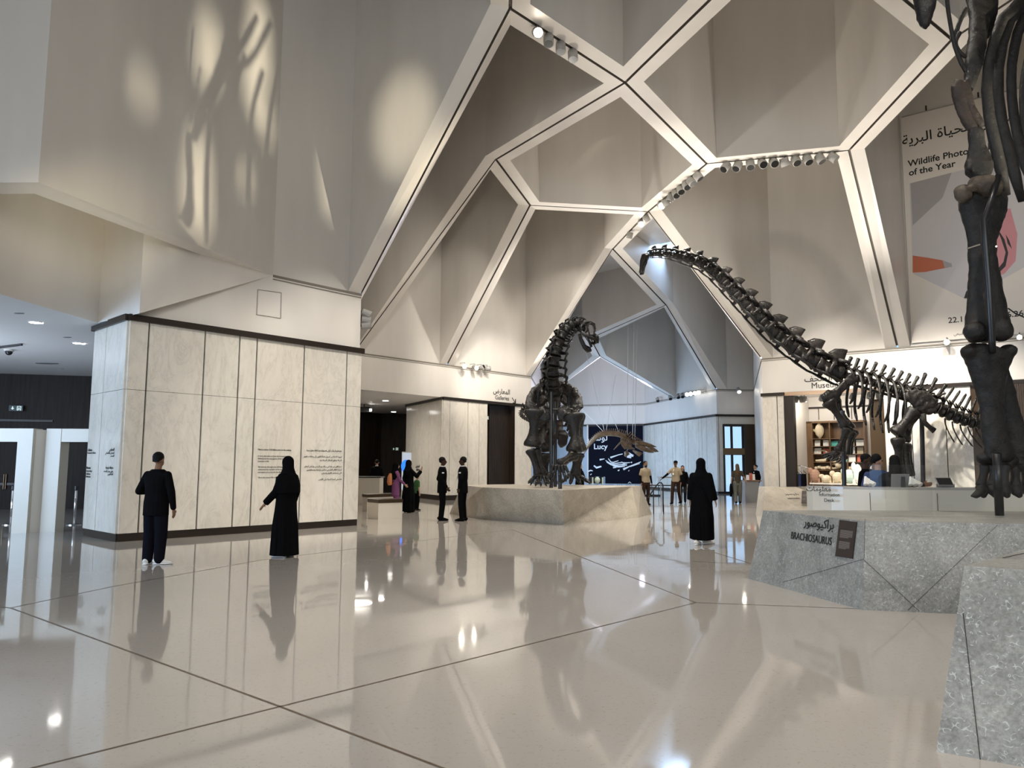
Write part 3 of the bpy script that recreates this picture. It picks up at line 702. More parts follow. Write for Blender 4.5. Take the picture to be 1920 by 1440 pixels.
# camarasaurus plinth
c_bot = [onz(892, 972), onz(1057, 983), onz(1197, 971), V((4.6, 25.5, 0)), V((.2, 27, 0)), V((-2.0, 25.2, 0))]
H2 = .92
c_top = [onz(905, 914, H2), onz(1055, 919, H2), onz(1185, 912, H2), V((4.2, 25.2, H2)), V((.3, 26.6, H2)), V((-1.6, 25, H2))]
h1 = (c_bot[0], c_bot[1], c_top[0])
facet_plinth('fossil_plinth', 'beige stone plinth lettered CAMARASAURUS under the standing skeleton', [tuple(p)[:2] for p in c_bot], [tuple(p)[:2] for p in c_top], H2, 'stone_beige',
    lines=[(onface(992, 949, *h1), onface(1056, 972, *h1))])
plinth_face(h1, ('black Arabic and English CAMARASAURUS lettering on beige plinth', 'dark brown text plaque on the CAMARASAURUS plinth'), arabic('كاماراصور'), 'CAMARASAURUS', (1026, 928.5), (985, 938.5), (13.5, 8.2, .80),
            [(1033, 920), (1047.5, 920.5), (1046, 948.5), (1031, 947.5)], [(.1, .88, .24, .50, 5), (.1, .75, .58, .82, 5)])
# barosaurus plinth, partly behind the counter
H3 = .85
s_bot = [onz(1417, 964), onz(1430, 969), onz(1560, 966), V((15.3, 22.6, 0)), V((15.0, 27.0, 0)), V((9.2, 27.8, 0))]
s_top = [onz(1423, 912, H3), onz(1434, 914, H3), onz(1560, 912, H3), V((15.1, 23, H3)), V((14.8, 26.9, H3)), V((9.4, 27.5, H3))]
k1 = (s_bot[1], s_bot[2], s_top[1])
facet_plinth('fossil_plinth', 'brownish stone plinth under the long-necked skeleton, partly behind white counter', [tuple(p)[:2] for p in s_bot], [tuple(p)[:2] for p in s_top], H3, 'stone_beige')
plinth_face(k1, ('small black lettering on the brownish plinth beside white counter', 'small dark plaque on the brownish plinth beside white counter'), arabic('باروصور'), 'BAROSAURUS', (1499, 928), (1478, 936), (10, 5.6, .75),
            [(1503.5, 920.5), (1514, 920.5), (1512.5, 944), (1502.5, 943.5)], [(.1, .88, .3, .5, 4), (.1, .7, .62, .8, 4)])
# glass screen standing on the brachiosaurus plinth
gs = thing('glass_screen', 'clear glass screen standing on the BRACHIOSAURUS plinth before the dark limb', 'glass screen', (6, 9.5, H1))
gx = [at(1631, 900, 9.62).x, at(1757, 900, 9.5).x, 9.6]
for x0, x1, yy in ((gx[0], gx[1] - .01, 9.62), (gx[1], gx[2], 9.55)):
    MB().box(((x0 + x1) / 2, yy, (H1 + 1.585) / 2), (x1 - x0, .015, 1.585 - H1)).build('glass_panel', MT['glass'], gs)

# ------------------------------------------------------------------ white ticket counter with till and papers
CY, CZ = 11.7, 1.25
ct = thing('reception_counter', 'long white curved museum counter with pale top behind grey plinth', 'counter', (7, CY + .6, 0))
cLx = at(1517, 930, 12.6).x
def arc(r): return [(cLx + 1.0 + r * math.cos(PI + PI / 2 * k / 8), CY + 1.0 + r * math.sin(PI + PI / 2 * k / 8)) for k in range(9)]
outer = arc(1.0) + [(10.6, CY)]; inner = arc(.45) + [(10.6, CY + .55)]
def ringwall(mb, o_, i_, z0, z1):
    for k in range(len(o_) - 1):
        mb.prism([o_[k], o_[k + 1], i_[k + 1], i_[k]], z0, z1)
body = MB(); ringwall(body, outer, inner, .08, CZ - .035); body.build('counter_body', MT['cream'], ct)
topm = MB(); ringwall(topm, outer, inner, CZ - .035, CZ); topm.build('counter_top', mat('pale_grey_worktop', (.42, .39, .35), .2), ct)
for px in (1631, 1757):
    p = onwall(px, 930, (4, CY), (10, CY)); MB().box((p.x, CY - .002, .62), (.006, .008, 1.1)).build('joint', MT['joint'], ct)
a_, b__ = outer[5], outer[6]; rr, nn = wright(a_, b__); lp = onwall(1547, 921, a_, b__) + nn * .006
lt_ = thing('counter_lettering', 'dark Arabic and English information lettering on the curved end of white counter', 'lettering', lp)
text('lettering', arabic('معلومات'), 'text', lp + rr * .09, rr, Z, .10, lt_, 'RIGHT', .02); text('lettering', 'Information', 'text', lp - Z * .075 - rr * .09, rr, Z, .07, lt_, 'LEFT', .02, .9); text('lettering', 'Desk', 'text', lp - Z * .16 - rr * .02, rr, Z, .07, lt_, 'LEFT', .02)
def tablet(px, py, Y, label):
    x = at(px, py, Y).x; t = thing('till_screen', label, 'screen', (x, Y, CZ)); p = V((x, Y, CZ + .05)); R_ = M.Rotation(math.radians(-38), 3, 'X')
    MB().box(p + V((.06, .08, -.022)), (.22, .12, .052)).build('base', MT['grey'], t)
    MB().box(p + V((0, 0, .04)), (.24, .012, .15), R_).build('bezel', MT['midgrey'], t); MB().box(p + V((0, -.006, .0405)), (.22, .008, .13), R_).build('screen', MT['lens'], t)
tablet(1771, 913, 11.95, 'small tilted black till screen on the white counter top')
mx = at(1688, 905, 12.0).x; pm = thing('payment_terminal', 'grey back of a till monitor standing before the dark-haired woman', 'till', (mx, 12.0, CZ))
MB().box((mx, 12.0, CZ + .10), (.27, .03, .20), M.Rotation(.15, 3, 'X')).build('housing', MT['grey'], pm); MB().box((mx + .03, 11.97, CZ + .08), (.05, .04, .16)).build('stand', MT['darkgrey'], pm)
for px, w_, lab in ((1717, .19, 'crumpled white paper bag on counter under the pointing hand'), (1631, .16, 'small clear and white leaflet tray on counter before blue-shirted man')):
    x = at(px, 905, 11.95).x; q = MB()
    for k in range(5): q.loft([(x - w_ / 2 + k * w_ / 5, 11.92 + .03 * (k % 2), CZ + .035), (x - w_ / 3 + k * w_ / 7, 11.97, CZ + .05 + .11 * (1 - k / 6))], [(.035, .05), (.02, .015)], 6)
    tag(q.build('paper_bag' if px > 1700 else 'leaflet_tray', MT['paper']), lab, 'paper bag' if px > 1700 else 'tray')

# ------------------------------------------------------------------ shop behind the museum front
sa, sb = V((*mp(1473), 0)), V((*mp(1662), 0)); ins = -nM
def sp(px, d, z=0):
    """point seen at column px on the plane d metres behind the shop front"""
    p = onwall(px, 850, V(Na) .to_3d() + ins * d if False else (Na[0] + ins.x * d, Na[1] + ins.y * d), (Ma[0] + ins.x * d, Ma[1] + ins.y * d)); return V((p.x, p.y, z))
SD = 3.2
sh = MB()
B0, B1 = sp(1440, SD), sp(1700, SD)
vwall(sh, B0, B1, 0, 5); vwall(sh, sa, sa + ins * 4.2, 0, ZB); vwall(sh, sb, sb + ins * 4.2, 0, ZB)
struct(sh.build('wall_shop', MT['plaster']))
struct(MB().poly([tuple(p + V((0, 0, 4.62))) for p in (sa - nM * 0, sb, sb + ins * 4.2, sa + ins * 4.2)]).build('ceiling_shop', MT['ceilpaint']))
rv = MB(); rv.prism([sa - uM * .0, sa + (sb - sa).normalized() * .38, sa + (sb - sa).normalized() * .38 + ins * .25, sa + ins * .25], 0, ZB); struct(rv.build('trim_10', MT['bronze']))
rv = MB(); d_ = (sb - sa).normalized(); rv.prism([sb + ins * .6, sb - d_ * .75 + ins * .9, sb - d_ * .75 + ins * 1.0, sb + ins * .7], 0, 4.2); struct(rv.build('wall_shop_panel', MT['brownpanel']))
tb = MB(); strip(tb, B0, B1, 4.10, 4.18, .05); struct(tb.build('trim_11', MT['bronze']))
jt = MB()
for px in (1538, 1567, 1600): p = sp(px, SD); jt.box(p + nM * .02 + V((0, 0, 3.85)), (.02, .02, .5))
struct(jt.build('trim_12', MT['joint']))
# bookcase
def zat(py, p): return CAMP.z + (ray(p[0], py).z / ray(p[0], py).y) * p[1] if False else None
bk0, bk1 = sp(1512, SD - .45), sp(1623, SD - .45); rB, nB = wright(B0, B1); wB = (bk1 - bk0).dot(rB)
if wB < 0: bk0, bk1 = bk1, bk0; wB = -wB
zt_ = onwall(1560, 789, bk0, bk1).z
shelf = thing('bookcase', 'tall brown display bookcase with books and models in the museum shop', 'bookcase', bk0)
def bx(mb, s0, s1, d0_, d1_, z0, z1):
    mb.prism([bk0 + rB * s0 - nB * d0_, bk0 + rB * s1 - nB * d0_, bk0 + rB * s1 - nB * d1_, bk0 + rB * s0 - nB * d1_], z0, z1)
fr = MB(); bx(fr, 0, wB, .40, .43, 0, zt_); bx(fr, 0, wB, 0, .43, zt_ - .08, zt_); bx(fr, 0, .28, 0, .4, 0, zt_); bx(fr, wB - .05, wB, 0, .4, 0, zt_)
fr.build('carcass', MT['oak'], shelf)
rows_z = [onwall(1550, y, bk0, bk1).z for y in (822, 836.5, 851, 866, 881, 895)]
colp = [.28 + (wB - .33) * f for f in (0, .345, .675, 1)]
for c_ in colp[1:3]:
    q = MB(); bx(q, c_ - .02, c_ + .02, .0, .4, .3, zt_ - .08); q.build('divider', MT['oak'], shelf)
for z in rows_z:
    q = MB(); bx(q, .28, wB - .05, 0, .4, z - .03, z); q.build('shelf', MT['oak'], shelf)
rnd = random.Random(3)
COLS = ['paper', 'tan', 'teal', 'paper', 'redcover', 'paper', 'mint']
lbl = ['white', 'ivory', 'teal', 'cream', 'red and white', 'pale', 'mint']
rowname = ['second', 'third', 'fourth', 'fifth', 'sixth', 'lowest']
colname = ['left', 'middle', 'right']
def put(name, lab, cat, s, z, build, mt, group=None):
    o = MB(); build(o, bk0 + rB * s - nB * .16 + V((0, 0, z))); tag(o.build(name, MT[mt] if isinstance(mt, str) else mt), lab, cat, group); return o
def book(w, h, lean=.12):
    return lambda o, p: o.box(p + V((0, 0, h / 2 + .002)), (w, .04, h), M.Rotation(math.atan2(rB.y, rB.x), 3, 'Z') @ M.Rotation(-lean, 3, 'X'))
for ri in range(0, 3):
    for ci in range(3):
        for q, f in enumerate((.22, .72)):
            if ri == 1 and ci == 1: continue
            k = (ri * 3 + ci * 2 + q) % 7
            if ri == 0: k = (0, 5, 2, 2, 1, 3)[ci * 2 + q]
            w = .2 + .1 * rnd.random(); h = .20 + .1 * rnd.random()
            if ri == 2 and ci == 0: continue
            put('display_book', f'{lbl[k]} book facing out, {"left" if q == 0 else "right"} one in {colname[ci]} bay of {("upper", "middle", "lower")[ri]} book shelf', 'book',
                colp[ci] + (colp[ci + 1] - colp[ci]) * f, rows_z[ri + 1], book(w, h), COLS[k], 'books facing out in the shop bookcase')
def skullish(o, p):
    o.ball(p + V((0, 0, .22)), (.16, .12, .16)); o.loft([p + rB * -.05 + V((0, 0, .3)), p + rB * -.3 + V((0, 0, .22))], [.1, .03], 8); o.loft([p + V((0, 0, .12)), p + rB * -.22 + V((0, 0, .05))], [.07, .03], 8)
def masky(o, p):
    o.ball(p + V((0, 0, .35)), (.2, .1, .3)); o.loft([p + V((0, 0, .6)), p + V((.02, 0, .82))], [.09, .03], 8); o.loft([p + rB * -.1 + V((0, 0, .3)), p + rB * -.34 + V((0, 0, .42))], [.08, .03], 8); o.loft([p + V((0, 0, .1)), p + V((0, 0, .012))], [.1, .05], 8)
def curl(o, p):
    c = [p + rB * (.22 * math.cos(a)) + V((0, 0, .27 + .22 * math.sin(a))) for a in [(-1.6 + .45 * k) for k in range(11)]]
    o.loft([p + rB * -.3 + V((0, 0, .05))] + c, [.05] + [.075 - .005 * k for k in range(11)], 8)
def lump(o, p):
    for k in range(3): o.ball(p + rB * (-.14 + .13 * k) + V((0, 0, .07 + .03 * (k % 2))), (.11, .08, .08))
put('display_mask', 'cream carved animal mask in the top left bay of shop bookcase', 'model', (colp[0] + colp[1]) / 2 - .1, rows_z[0], masky, 'tan')
put('display_model', 'cream curled model in the left bay of the middle shelf', 'model', (colp[0] + colp[1]) / 2, rows_z[3], curl, 'tan')
for k, (ci, f, lab) in enumerate(((0, .3, 'row of cream model bones in the left bay, lower shelf'), (0, .78, 'cream lumpy model bones beside the left divider, lower shelf'), (1, .4, 'cream dinosaur model in the middle bay, lower shelf'), (2, .25, 'small cream model in the right bay, lower shelf'))):
    put('display_model', lab, 'model', colp[ci] + (colp[ci + 1] - colp[ci]) * f, rows_z[4], lump if k != 2 else skullish, 'tan')
# goods on the shop table just behind the counter
sd = thing('display_table', 'pale table of souvenirs standing before the shop bookcase', 'table', sp(1560, .9))
MB().prism([sp(1516, .6), sp(1625, .6), sp(1625, 1.5), sp(1516, 1.5)], .86, .92).build('table_top', MT['cream'], sd)
for px, d in ((1519, .7), (1621, .7), (1519, 1.4), (1621, 1.4)):
    q = sp(px, d); MB().box(q + V((0, 0, .43)), (.06, .06, .86)).build('leg', MT['bronze'], sd)
def toy(px, d, w, h, mt, name, lab):
    p = sp(px, d, .92); o = MB(); o.ball(p + V((0, 0, h * .45)), (w * .5, w * .35, h * .45)); o.ball(p + rB * (-w * .45) + V((0, 0, h * .75)), (w * .28, w * .2, h * .24))
    for s_ in (-.3, .3): o.loft([p + rB * (s_ * w) + V((0, 0, h * .3)), p + rB * (s_ * w * 1.2) + V((0, 0, .0))], [w * .16, w * .12], 7)
    tag(o.build(name, MT[mt]), lab, 'soft toy' if 'toy' in name else 'souvenir')
toy(1527, .8, .42, .62, 'terracotta', 'plush_toy', 'terracotta brown plush animal at the left end of souvenir table')
toy(1548, .8, .42, .36, 'tan', 'plush_toy', 'low tan plush animal second from the left on souvenir table')
toy(1569, .85, .44, .5, 'tan', 'plush_toy', 'sandy big-headed plush animal beside the front limb post')
toy(1591, .75, .46, .62, 'mint', 'plush_toy', 'mint green plush cushion right of the front limb post')
toy(1607, .7, .34, .85, 'paper', 'plush_toy', 'white and tan pointed plush toy next to the shop assistant')
# folded bags on the left of the shop
for k, px in enumerate((1493, 1499, 1506)):
    p = sp(px, .7, 0); o = MB().box(p + V((0, 0, 1.02)), (.115, .30, .50), M.Rotation(math.atan2(rB.y, rB.x), 3, 'Z'), .9)
    o.loft([p + V((0, 0, 1.27)), p + V((0, .05, 1.42)), p + rB * .1 + V((0, 0, 1.27))], [.014, .014, .014], 6)
    tag(o.build('tote_bag', MT[['green', 'bluecloth', 'navycloth'][k]]), ['green bag hanging at the left of the shop rack', 'blue bag hanging between green and navy bags', 'navy bag hanging at the right of the shop rack'][k], 'bag', 'bags on the shop rack')
rk = thing('bag_rack', 'slim chrome rack carrying the hanging bags left in the shop', 'rack', sp(1499, .7))
q = sp(1499, .7); MB().rod(q, q + V((0, 0, 1.55)), .015).build('post', MT['chrome'], rk); MB().loft([q + rB * -.35 + V((0, 0, 1.5)), q + V((0, 0, 1.62)), q + rB * .35 + V((0, 0, 1.5))], [.012] * 3, 6).build('hanger_bar', MT['chrome'], rk)
MB().box(q + V((0, 0, .01)), (.4, .4, .02)).build('base', MT['chrome'], rk)
# ------------------------------------------------------------------ banners
def banner_quad(mb, a, b, pts, off):
    n, u = facing(a, b); mb.poly([onwall(*p, a, b) + n * off for p in pts])
BW = MU
rW, nW = wright(*BW)
bl, br_ = onwall(1689, 222, *BW), onwall(1705, 640, *BW)
s0 = bl; zt2, zb2 = bl.z, ZL + .12; wb = 7.4
bn = thing('hanging_banner', 'large grey photography exhibition banner on right wall behind dark limb', 'banner', (s0.x, s0.y, zb2))
A_ = V((s0.x, s0.y, 0)) + nW * .06
MB().prism([A_, A_ + rW * wb, A_ + rW * wb + nW * .02, A_ + nW * .02], zb2, zt2).build('banner_cloth', MT['bannerpaper'], bn)
def bshape(pts, mt, off, name='printed_picture'):
    o = MB().poly([onwall(*p, *BW) + nW * off for p in pts]); o.build(name, MT[mt], bn)
bshape([(1706, 345), (1925, 290), (1925, 500), (1812, 562), (1713, 514)], 'greyprint2', .083)
bshape([(1708, 345), (1785, 325), (1768, 372), (1712, 424)], 'greyprint', .0845)
bshape([(1712, 480), (1740, 484), (1768, 489), (1785, 495), (1786, 501), (1760, 506), (1735, 511), (1712, 512)], 'orangeprint', .0845)
bshape([(1768, 489), (1785, 495), (1786, 501), (1772, 503)], 'greyprint', .086)
bshape([(1870, 395), (1895, 392), (1908, 440), (1905, 490), (1884, 514), (1868, 520), (1860, 460)], 'pinkprint', .0845)
bshape([(1868, 425), (1884, 450), (1891, 475), (1886, 500), (1872, 514), (1869, 508), (1882, 492), (1886, 474), (1878, 450)], 'blackprint', .086)
bshape([(1886, 440), (1893, 452), (1898, 468), (1890, 458)], 'blackprint', .086)
bshape([(1812, 548), (1818, 540), (1820, 560), (1808, 560)], 'blackprint', .0845)
def btext(s, px, py, h, al='LEFT', bold=.018, mt='black', wide=1):
    p = onwall(px, py, *BW) + nW * .082; text('lettering', s, mt, p, rW, Z, h / FPX * (p - CAMP).length, bn, al, bold, wide)
btext('Wildlife Photographer', 1703.5, 314, 14.5); btext('of the Year', 1705, 331, 14.5)
btext(arabic('مصور الحياة البرية'), 1905, 226, 22, 'RIGHT', .01)
btext('22.11.25 – 06.06.26', 1778.5, 606.5, 13, 'LEFT', .012); btext(arabic('متحف التاريخ الطبيعي'), 1860, 623, 6, 'RIGHT', .0)
bd = MB(); bd.rod(A_ + rW * .05 + V((0, 0, zt2)), A_ + rW * wb + V((0, 0, zt2)), .03); bd.build('top_rail', MT['midgrey'], bn)
cl = MB()
for f in (.12, .35, .6, .85): cl.box(A_ + rW * wb * f + V((0, 0, zt2 + .12)), (.04, .04, .22))
cl.build('hanging_clip', MT['darkgrey'], bn)
# Lucy banner at the far end
fa, fb = xy('c2'), xy('c1'); rF, nF = wright(fa, fb)
q0, q1 = onwall(1104, 801, fa, fb), onwall(1207, 935, fa, fb); q0.z = ZB - .1
lu = thing('exhibition_banner', 'dark navy Lucy exhibition banner with white bones at the far end', 'banner', (q0.x, q0.y, .3))
wl = (q1 - q0).dot(rF); A2 = V((q0.x, q0.y, 0)) + nF * .05
MB().prism([A2, A2 + rF * wl, A2 + rF * wl + nF * .03, A2 + nF * .03], .3, q0.z).build('banner_cloth', MT['navy'], lu)
MB().box(A2 - rF * .08 + V((0, 0, 2.4)) + nF * .03, (.10, .06, 4.3)).build('edge_post', MT['white'], lu)
def ltext(s, px, py, h, al='LEFT', bold=.01):
    p = onwall(px, py, fa, fb) + nF * .083; text('lettering', s, 'whiteprint', p, rF, Z, h / FPX * (p - CAMP).length, lu, al, bold)
ltext('Lucy', 1113.5, 842, 14, bold=.015); ltext(arabic('لوسي'), 1140, 826, 17, 'RIGHT', .01); ltext('22.11.25 — 25.11.26', 1151, 913, 6.6, bold=.012)
def lbone(pts, r):
    P_ = [onwall(*p, fa, fb) + nF * .095 for p in pts]; k = (P_[0] - CAMP).length / FPX
    o = MB().loft(P_, [(r[min(i, len(r) - 1)] * k, .008) for i in range(len(P_))], 6, up=nF); return o
for y, x0, x1, sag in ((866, 1136, 1168, 7), (869, 1138, 1172, 6), (872, 1144, 1176, 4), (863, 1141, 1160, 8), (874.5, 1150, 1172, 2), (867, 1165, 1182, 2), (870.5, 1164, 1176, 1)):
    lbone([(x0, y - sag * .4), ((x0 * 3 + x1) / 4, y + sag * .4), ((x0 + x1) / 2, y + sag * .5), (x1, y + sag * .1)], [.7, 1.0, 1.0, .6]).build('printed_picture', MT['whiteprint'], lu)
for pts, r in ((((1145, 858), (1160, 853), (1168, 851)), [1.6, .8, .8]), (((1125, 862), (1134, 860.5)), [1.6, .6]), (((1169, 880), (1182, 874), (1202, 866)), [2, .9, .7]), (((1182, 875), (1200, 869)), [.8, .6]),
               (((1114, 873), (1119, 877), (1128, 874.5)), [1.2, 1.8, 1.4]), (((1103, 884), (1108, 882), (1112, 883)), [1, 1.2, .8]), (((1160, 881), (1161, 883)), [2, 1.4]), (((1179, 882), (1180, 883)), [1.4, 1.2]),
               (((1172, 848), (1180, 852), (1188, 855)), [2.2, 3.2, 1.8]), (((1176, 856), (1184, 858)), [2, 1.5]), (((1184, 866), (1185, 868)), [1.3, 1.1]), (((1150, 877), (1156, 876.5)), [1.2, .6]), (((1188, 846), (1194, 848), (1200, 852)), [1, .5, .4]), (((1178, 906), (1181, 903.5), (1184, 906)), [.5, .6, .5]), (((1108, 889), (1109, 890)), [1.8, 1.4])):
    lbone(pts, r).build('printed_picture', MT['whiteprint'], lu)

# ------------------------------------------------------------------ spot lights on tracks, ledges and ceilings
def track_spot(loc, aim, label, lit, group, r=.085, L=.22):
    """cylindrical spot: stem, ring bracket, body, lens"""
    t = thing('track_spotlight', label, 'spotlight', loc, group=group); p = V(loc); d = (V(aim) - p).normalized()
    MB().rod(p + Z * .02, p - Z * .13, .018, 8).build('stem', MT['grey'], t)
    c = p - Z * .15
    MB().loft([c - d * L * .35, c + d * L * .6, c + d * L * .62], [r, r, r * .92], 14).build('lamp_body', MT['midgrey'], t, True)
    MB().loft([c + d * L * .6, c + d * L * .645], [r * .86, r * .86], 14).build('lens', MT['bulb' if lit else 'lens'], t)
    return t
def on_rib(a, b, px, z=None):
    a, b = V(VX[a]), V(VX[b]); best = None
    for k in range(201):
        q = a.lerp(b, k / 200); r_ = RC.transposed() @ (q - CAMP); x = 960 + FPX * r_.x / -r_.z
        if best is None or abs(x - px) < best[0]: best = (abs(x - px), q)
    return best[1]
for k, (px, lit) in enumerate(((1008, 1), (1029, 0), (1051, 0), (1074, 0))):
    q = on_rib('A', 'B', px); track_spot(q, q + (V((1, -9, -6)) if lit else V((0, -.4, -1.0))), ['glaring lit spotlight first on the upper left rib', 'unlit grey spotlight next after the glaring one on upper left rib', 'third grey spotlight along the upper left rib', 'last grey spotlight along the upper left rib'][k], lit, 'spotlights on the upper left rib', .12, .26)
aims = [(-.6, -.3, -.8), (-.5, -.3, -.9), (-.1, -.5, -1), (0, -1, -.9), (0, -.9, -.9), (.4, .3, -1), (.1, -.6, -1), (.2, -.5, -1), (.4, -.3, -1), (.6, -.3, -.7)]
for k, px in enumerate((1361, 1383, 1407, 1429, 1450, 1470, 1492, 1514, 1536, 1560)):
    q = on_rib('D', 'K', px); track_spot(q, q + V(aims[k]), f'grey spotlight {["first","second","third","fourth","fifth","sixth","seventh","eighth","ninth","last"][k]} from the left on the level rib', 0, 'ten spotlights on the level rib', .14, .28)
for k, px in enumerate((1308, 1295, 1286, 1276, 1267, 1258, 1247, 1239)):
    q = on_rib('D', 'F', px); track_spot(q, q + V(((.5, -.2, -.8), (.4, -.4, -.8), (.2, -.6, -.9), (.1, -.6, -1), (.1, -.7, -1), (-.4, .2, -1), (.4, .3, -.8), (0, -1, -.6))[k]), f'grey spotlight {["topmost","second","third","fourth","fifth","sixth","seventh","lowest"][k]} down the slanting rib above the long neck', k == 7, 'spotlights down the slanting rib', .14, .26)
for k, px in enumerate((1211, 1201, 1181)):
    q = on_rib('F', 'G', px); track_spot(q, q + V(((.4, .2, -.7), (0, -1, -.7), (-.2, .3, -1))[k]), ['upper small spotlight beyond the rib junction', 'lit middle small spotlight beyond the rib junction', 'lowest small spotlight near the arch top'][k], k == 1, 'spotlights near the arch top', .13, .26)
def ledge_spot(px, py, a, b, label, lit, group, aim=None, r=.11):
    n, u = facing(a, b); p = onwall(px, py, a, b) + n * .32 + Z * .10
    t = track_spot(p, p + (aim if aim is not None else (CAMP - p).normalized() * 3), label, lit, group, r, .26)
    MB().rod(p - n * .31 + Z * .02, p + Z * .02, .015, 6).build('bracket_arm', MT['midgrey'], t)
for k, (px, lit, aim) in enumerate(((862, 1, None), (881, 1, V((3, -4, -1.2))), (893, 0, V((1, -.6, .5))), (904, 0, V((1, .4, .2))))):
    ledge_spot(px, 686 + (px - 862) * .1, *GA, ['glaring spotlight on the ledge above the gallery entrance', 'lit ring-fronted spotlight second on the gallery ledge', 'third spotlight on the gallery ledge, tilted up', 'last spotlight on the gallery ledge, turned right'][k], lit, 'spotlights on the gallery ledge', aim)
ledge_spot(1778, 641, *MU, 'glaring spotlight on the museum ledge left of the dark limb', 1, 'spotlights on the museum ledge', None, .11); ledge_spot(1913, 632, *MU, 'white round spotlight on the museum ledge right of the dark limb', 1, 'spotlights on the museum ledge', None, .09)
cP = (xy('c1'), xy('P0'))
for k, px in enumerate((1241, 1265, 1280, 1288, 1297, 1304, 1312, 1319)):
    ledge_spot(px, 748 - (px - 1241) * .17, *cP, f'small {"lit" if k > 3 else "dim"} spotlight {["first","second","third","fourth","fifth","sixth","seventh","last"][k]} along the blue far ledge', k > 3, 'spotlights on the far ledge', None if k > 3 else V((0, -1, -1)), .13)
ledge_spot(1381, 731, xy('P0'), xy('S1'), 'lone small spotlight on the ledge over the far door', 1, 'spotlights on the far ledge', V((0, -1, -1)), .12)
# flood lights bracketed on the marble corner
fl = thing('floodlight_bracket', 'stack of grey flood lights bracketed to the corner above marble wall', 'flood light', tuple(at(681, 600, 20.3)))
P_ = at(681, 600, 20.3) + V((.1, -.1, 0))
mb = MB().rod(P_ + V((-.14, 0, -.2)), P_ + V((-.14, 0, .24)), .02); mb.build('bracket', MT['darkgrey'], fl)
for k, dz in enumerate((.16, -.02, -.17)):
    d = V((.75, .2, -.35 + .25 * k)).normalized(); c = P_ + V((.0, 0, dz))
    MB().loft([c - d * .12, c + d * .12], [.085, .11], 10).build('lamp_head', MT['midgrey'], fl); MB().loft([c + d * .118, c + d * .126], [.095, .095], 10).build('lens', MT['lens'], fl)
    MB().rod(c - d * .05, P_ + V((-.14, 0, dz)), .015).build('arm', MT['darkgrey'], fl)
# downlights and small fittings in the low ceilings
def downlight(px, py, lab, grp, r=.09, z=ZB):
    p = onz(px, py, z); t = thing('ceiling_downlight', lab, 'downlight', (p.x, p.y, z - .004), group=grp)
    MB().loft([p + Z * .02, p - Z * .012], [r * 1.25, r * 1.25], 16).build('rim', MT['white'], t); MB().loft([p, p - Z * .016], [r, r], 16).build('lens', MT['bulbcool'], t)
for px, py, lab in ((66, 604, 'lit double downlight nearer the left edge in low ceiling'), (146, 643, 'lit double downlight nearer the marble wall in low ceiling')):
    downlight(px, py, lab, 'downlights in the left low ceiling', .11); 
    p = onz(px + 9, py + 1, ZB); o = MB().loft([p, p - Z * .016], [.06, .06], 12); 
    tag(o.build('downlight_lens', MT['bulbcool']), 'small round companion lens just right of ' + ('the left-edge downlight' if px < 100 else 'the downlight near marble wall'), 'downlight', 'small companion lenses')
for px, py, lab in ((723, 751, 'lit downlight nearest in the gallery entrance ceiling'), (691, 764, 'lit downlight at left in the gallery entrance ceiling'), (738, 772, 'lit downlight farthest in the gallery entrance ceiling'), (770, 762, 'tiny lit lamp beside the gallery wall corner')):
    downlight(px, py, lab, 'downlights in the gallery entrance', .14 if px != 770 else .05)
def disc(name, px, py, r, mt, lab, cat, sx=1.0):
    p = onz(px, py, ZB); o = MB().loft([p - Z * .001, p - Z * .012], [(r * sx, r), (r * sx, r)], 14, up=(0, 1, 0)); tag(o.build(name, MT[mt]), lab, cat)
disc('ceiling_grille', 88, 681, .16, 'grey', 'flat oval grey speaker grille in the low ceiling before dark wall', 'grille', 2.2)
disc('ceiling_sprinkler', 36, 587, .05, 'grey', 'small grey ceiling slot above the left-edge downlight', 'sprinkler', 2); disc('ceiling_sprinkler', 126, 632, .05, 'grey', 'small grey ceiling slot left of the downlight near marble wall', 'sprinkler', 2)
disc('smoke_detector', 117, 691, .05, 'midgrey', 'tiny round smoke detector in low ceiling beside dark wall', 'detector')
p = onz(17, 655, ZB); cm = thing('dome_camera', 'black dome camera under the low ceiling at the left edge', 'camera', p)
MB().loft([p, p - Z * .05], [.12, .12], 14).build('mount', MT['white'], cm); MB().ball(p - Z * .07, (.09, .09, .09)).build('dome', MT['lens'], cm, True)
tk = MB().box(onz(8, 648, ZB) - Z * .03, (1.6, .05, .05), M.Rotation(-.5, 3, 'Z')); tag(tk.build('ceiling_track', MT['darkgrey']), 'thin dark ceiling track next to the dome camera', 'track')
p = onz(683, 758, ZB); pj = thing('ceiling_projector', 'black projector hanging under the gallery entrance ceiling', 'projector', p)
MB().box(p - Z * .28, (.62, .5, .26)).build('housing', MT['lens'], pj); MB().rod(p, p - Z * .16, .03).build('mount', MT['darkgrey'], pj); MB().loft([p + V((.3, -.1, -.3)), p + V((.38, -.12, -.3))], [.07, .07], 10).build('lens', MT['bulbcool'], pj)
def small_plate(name, px, py, a, b, w, h, mt, lab, cat, off=.05):
    p = onwall(px, py, a, b); r, n = wright(a, b); A = p + n * off
    o = MB().prism([A - r * w / 2, A + r * w / 2, A + r * w / 2 + n * .02, A - r * w / 2 + n * .02], p.z - h / 2, p.z + h / 2); return tag(o.build(name, MT[mt]), lab, cat)
hp = thing('access_hatch', 'square outlined access hatch in the plaster above marble wall', 'hatch', onwall(504, 572, *WJ))
r_, n_ = wright(*WJ)
cs = [onwall(px, py, *WJ) + n_ * .012 for px, py in ((483, 543), (527, 549), (526, 597), (481, 590))]
hm = MB()
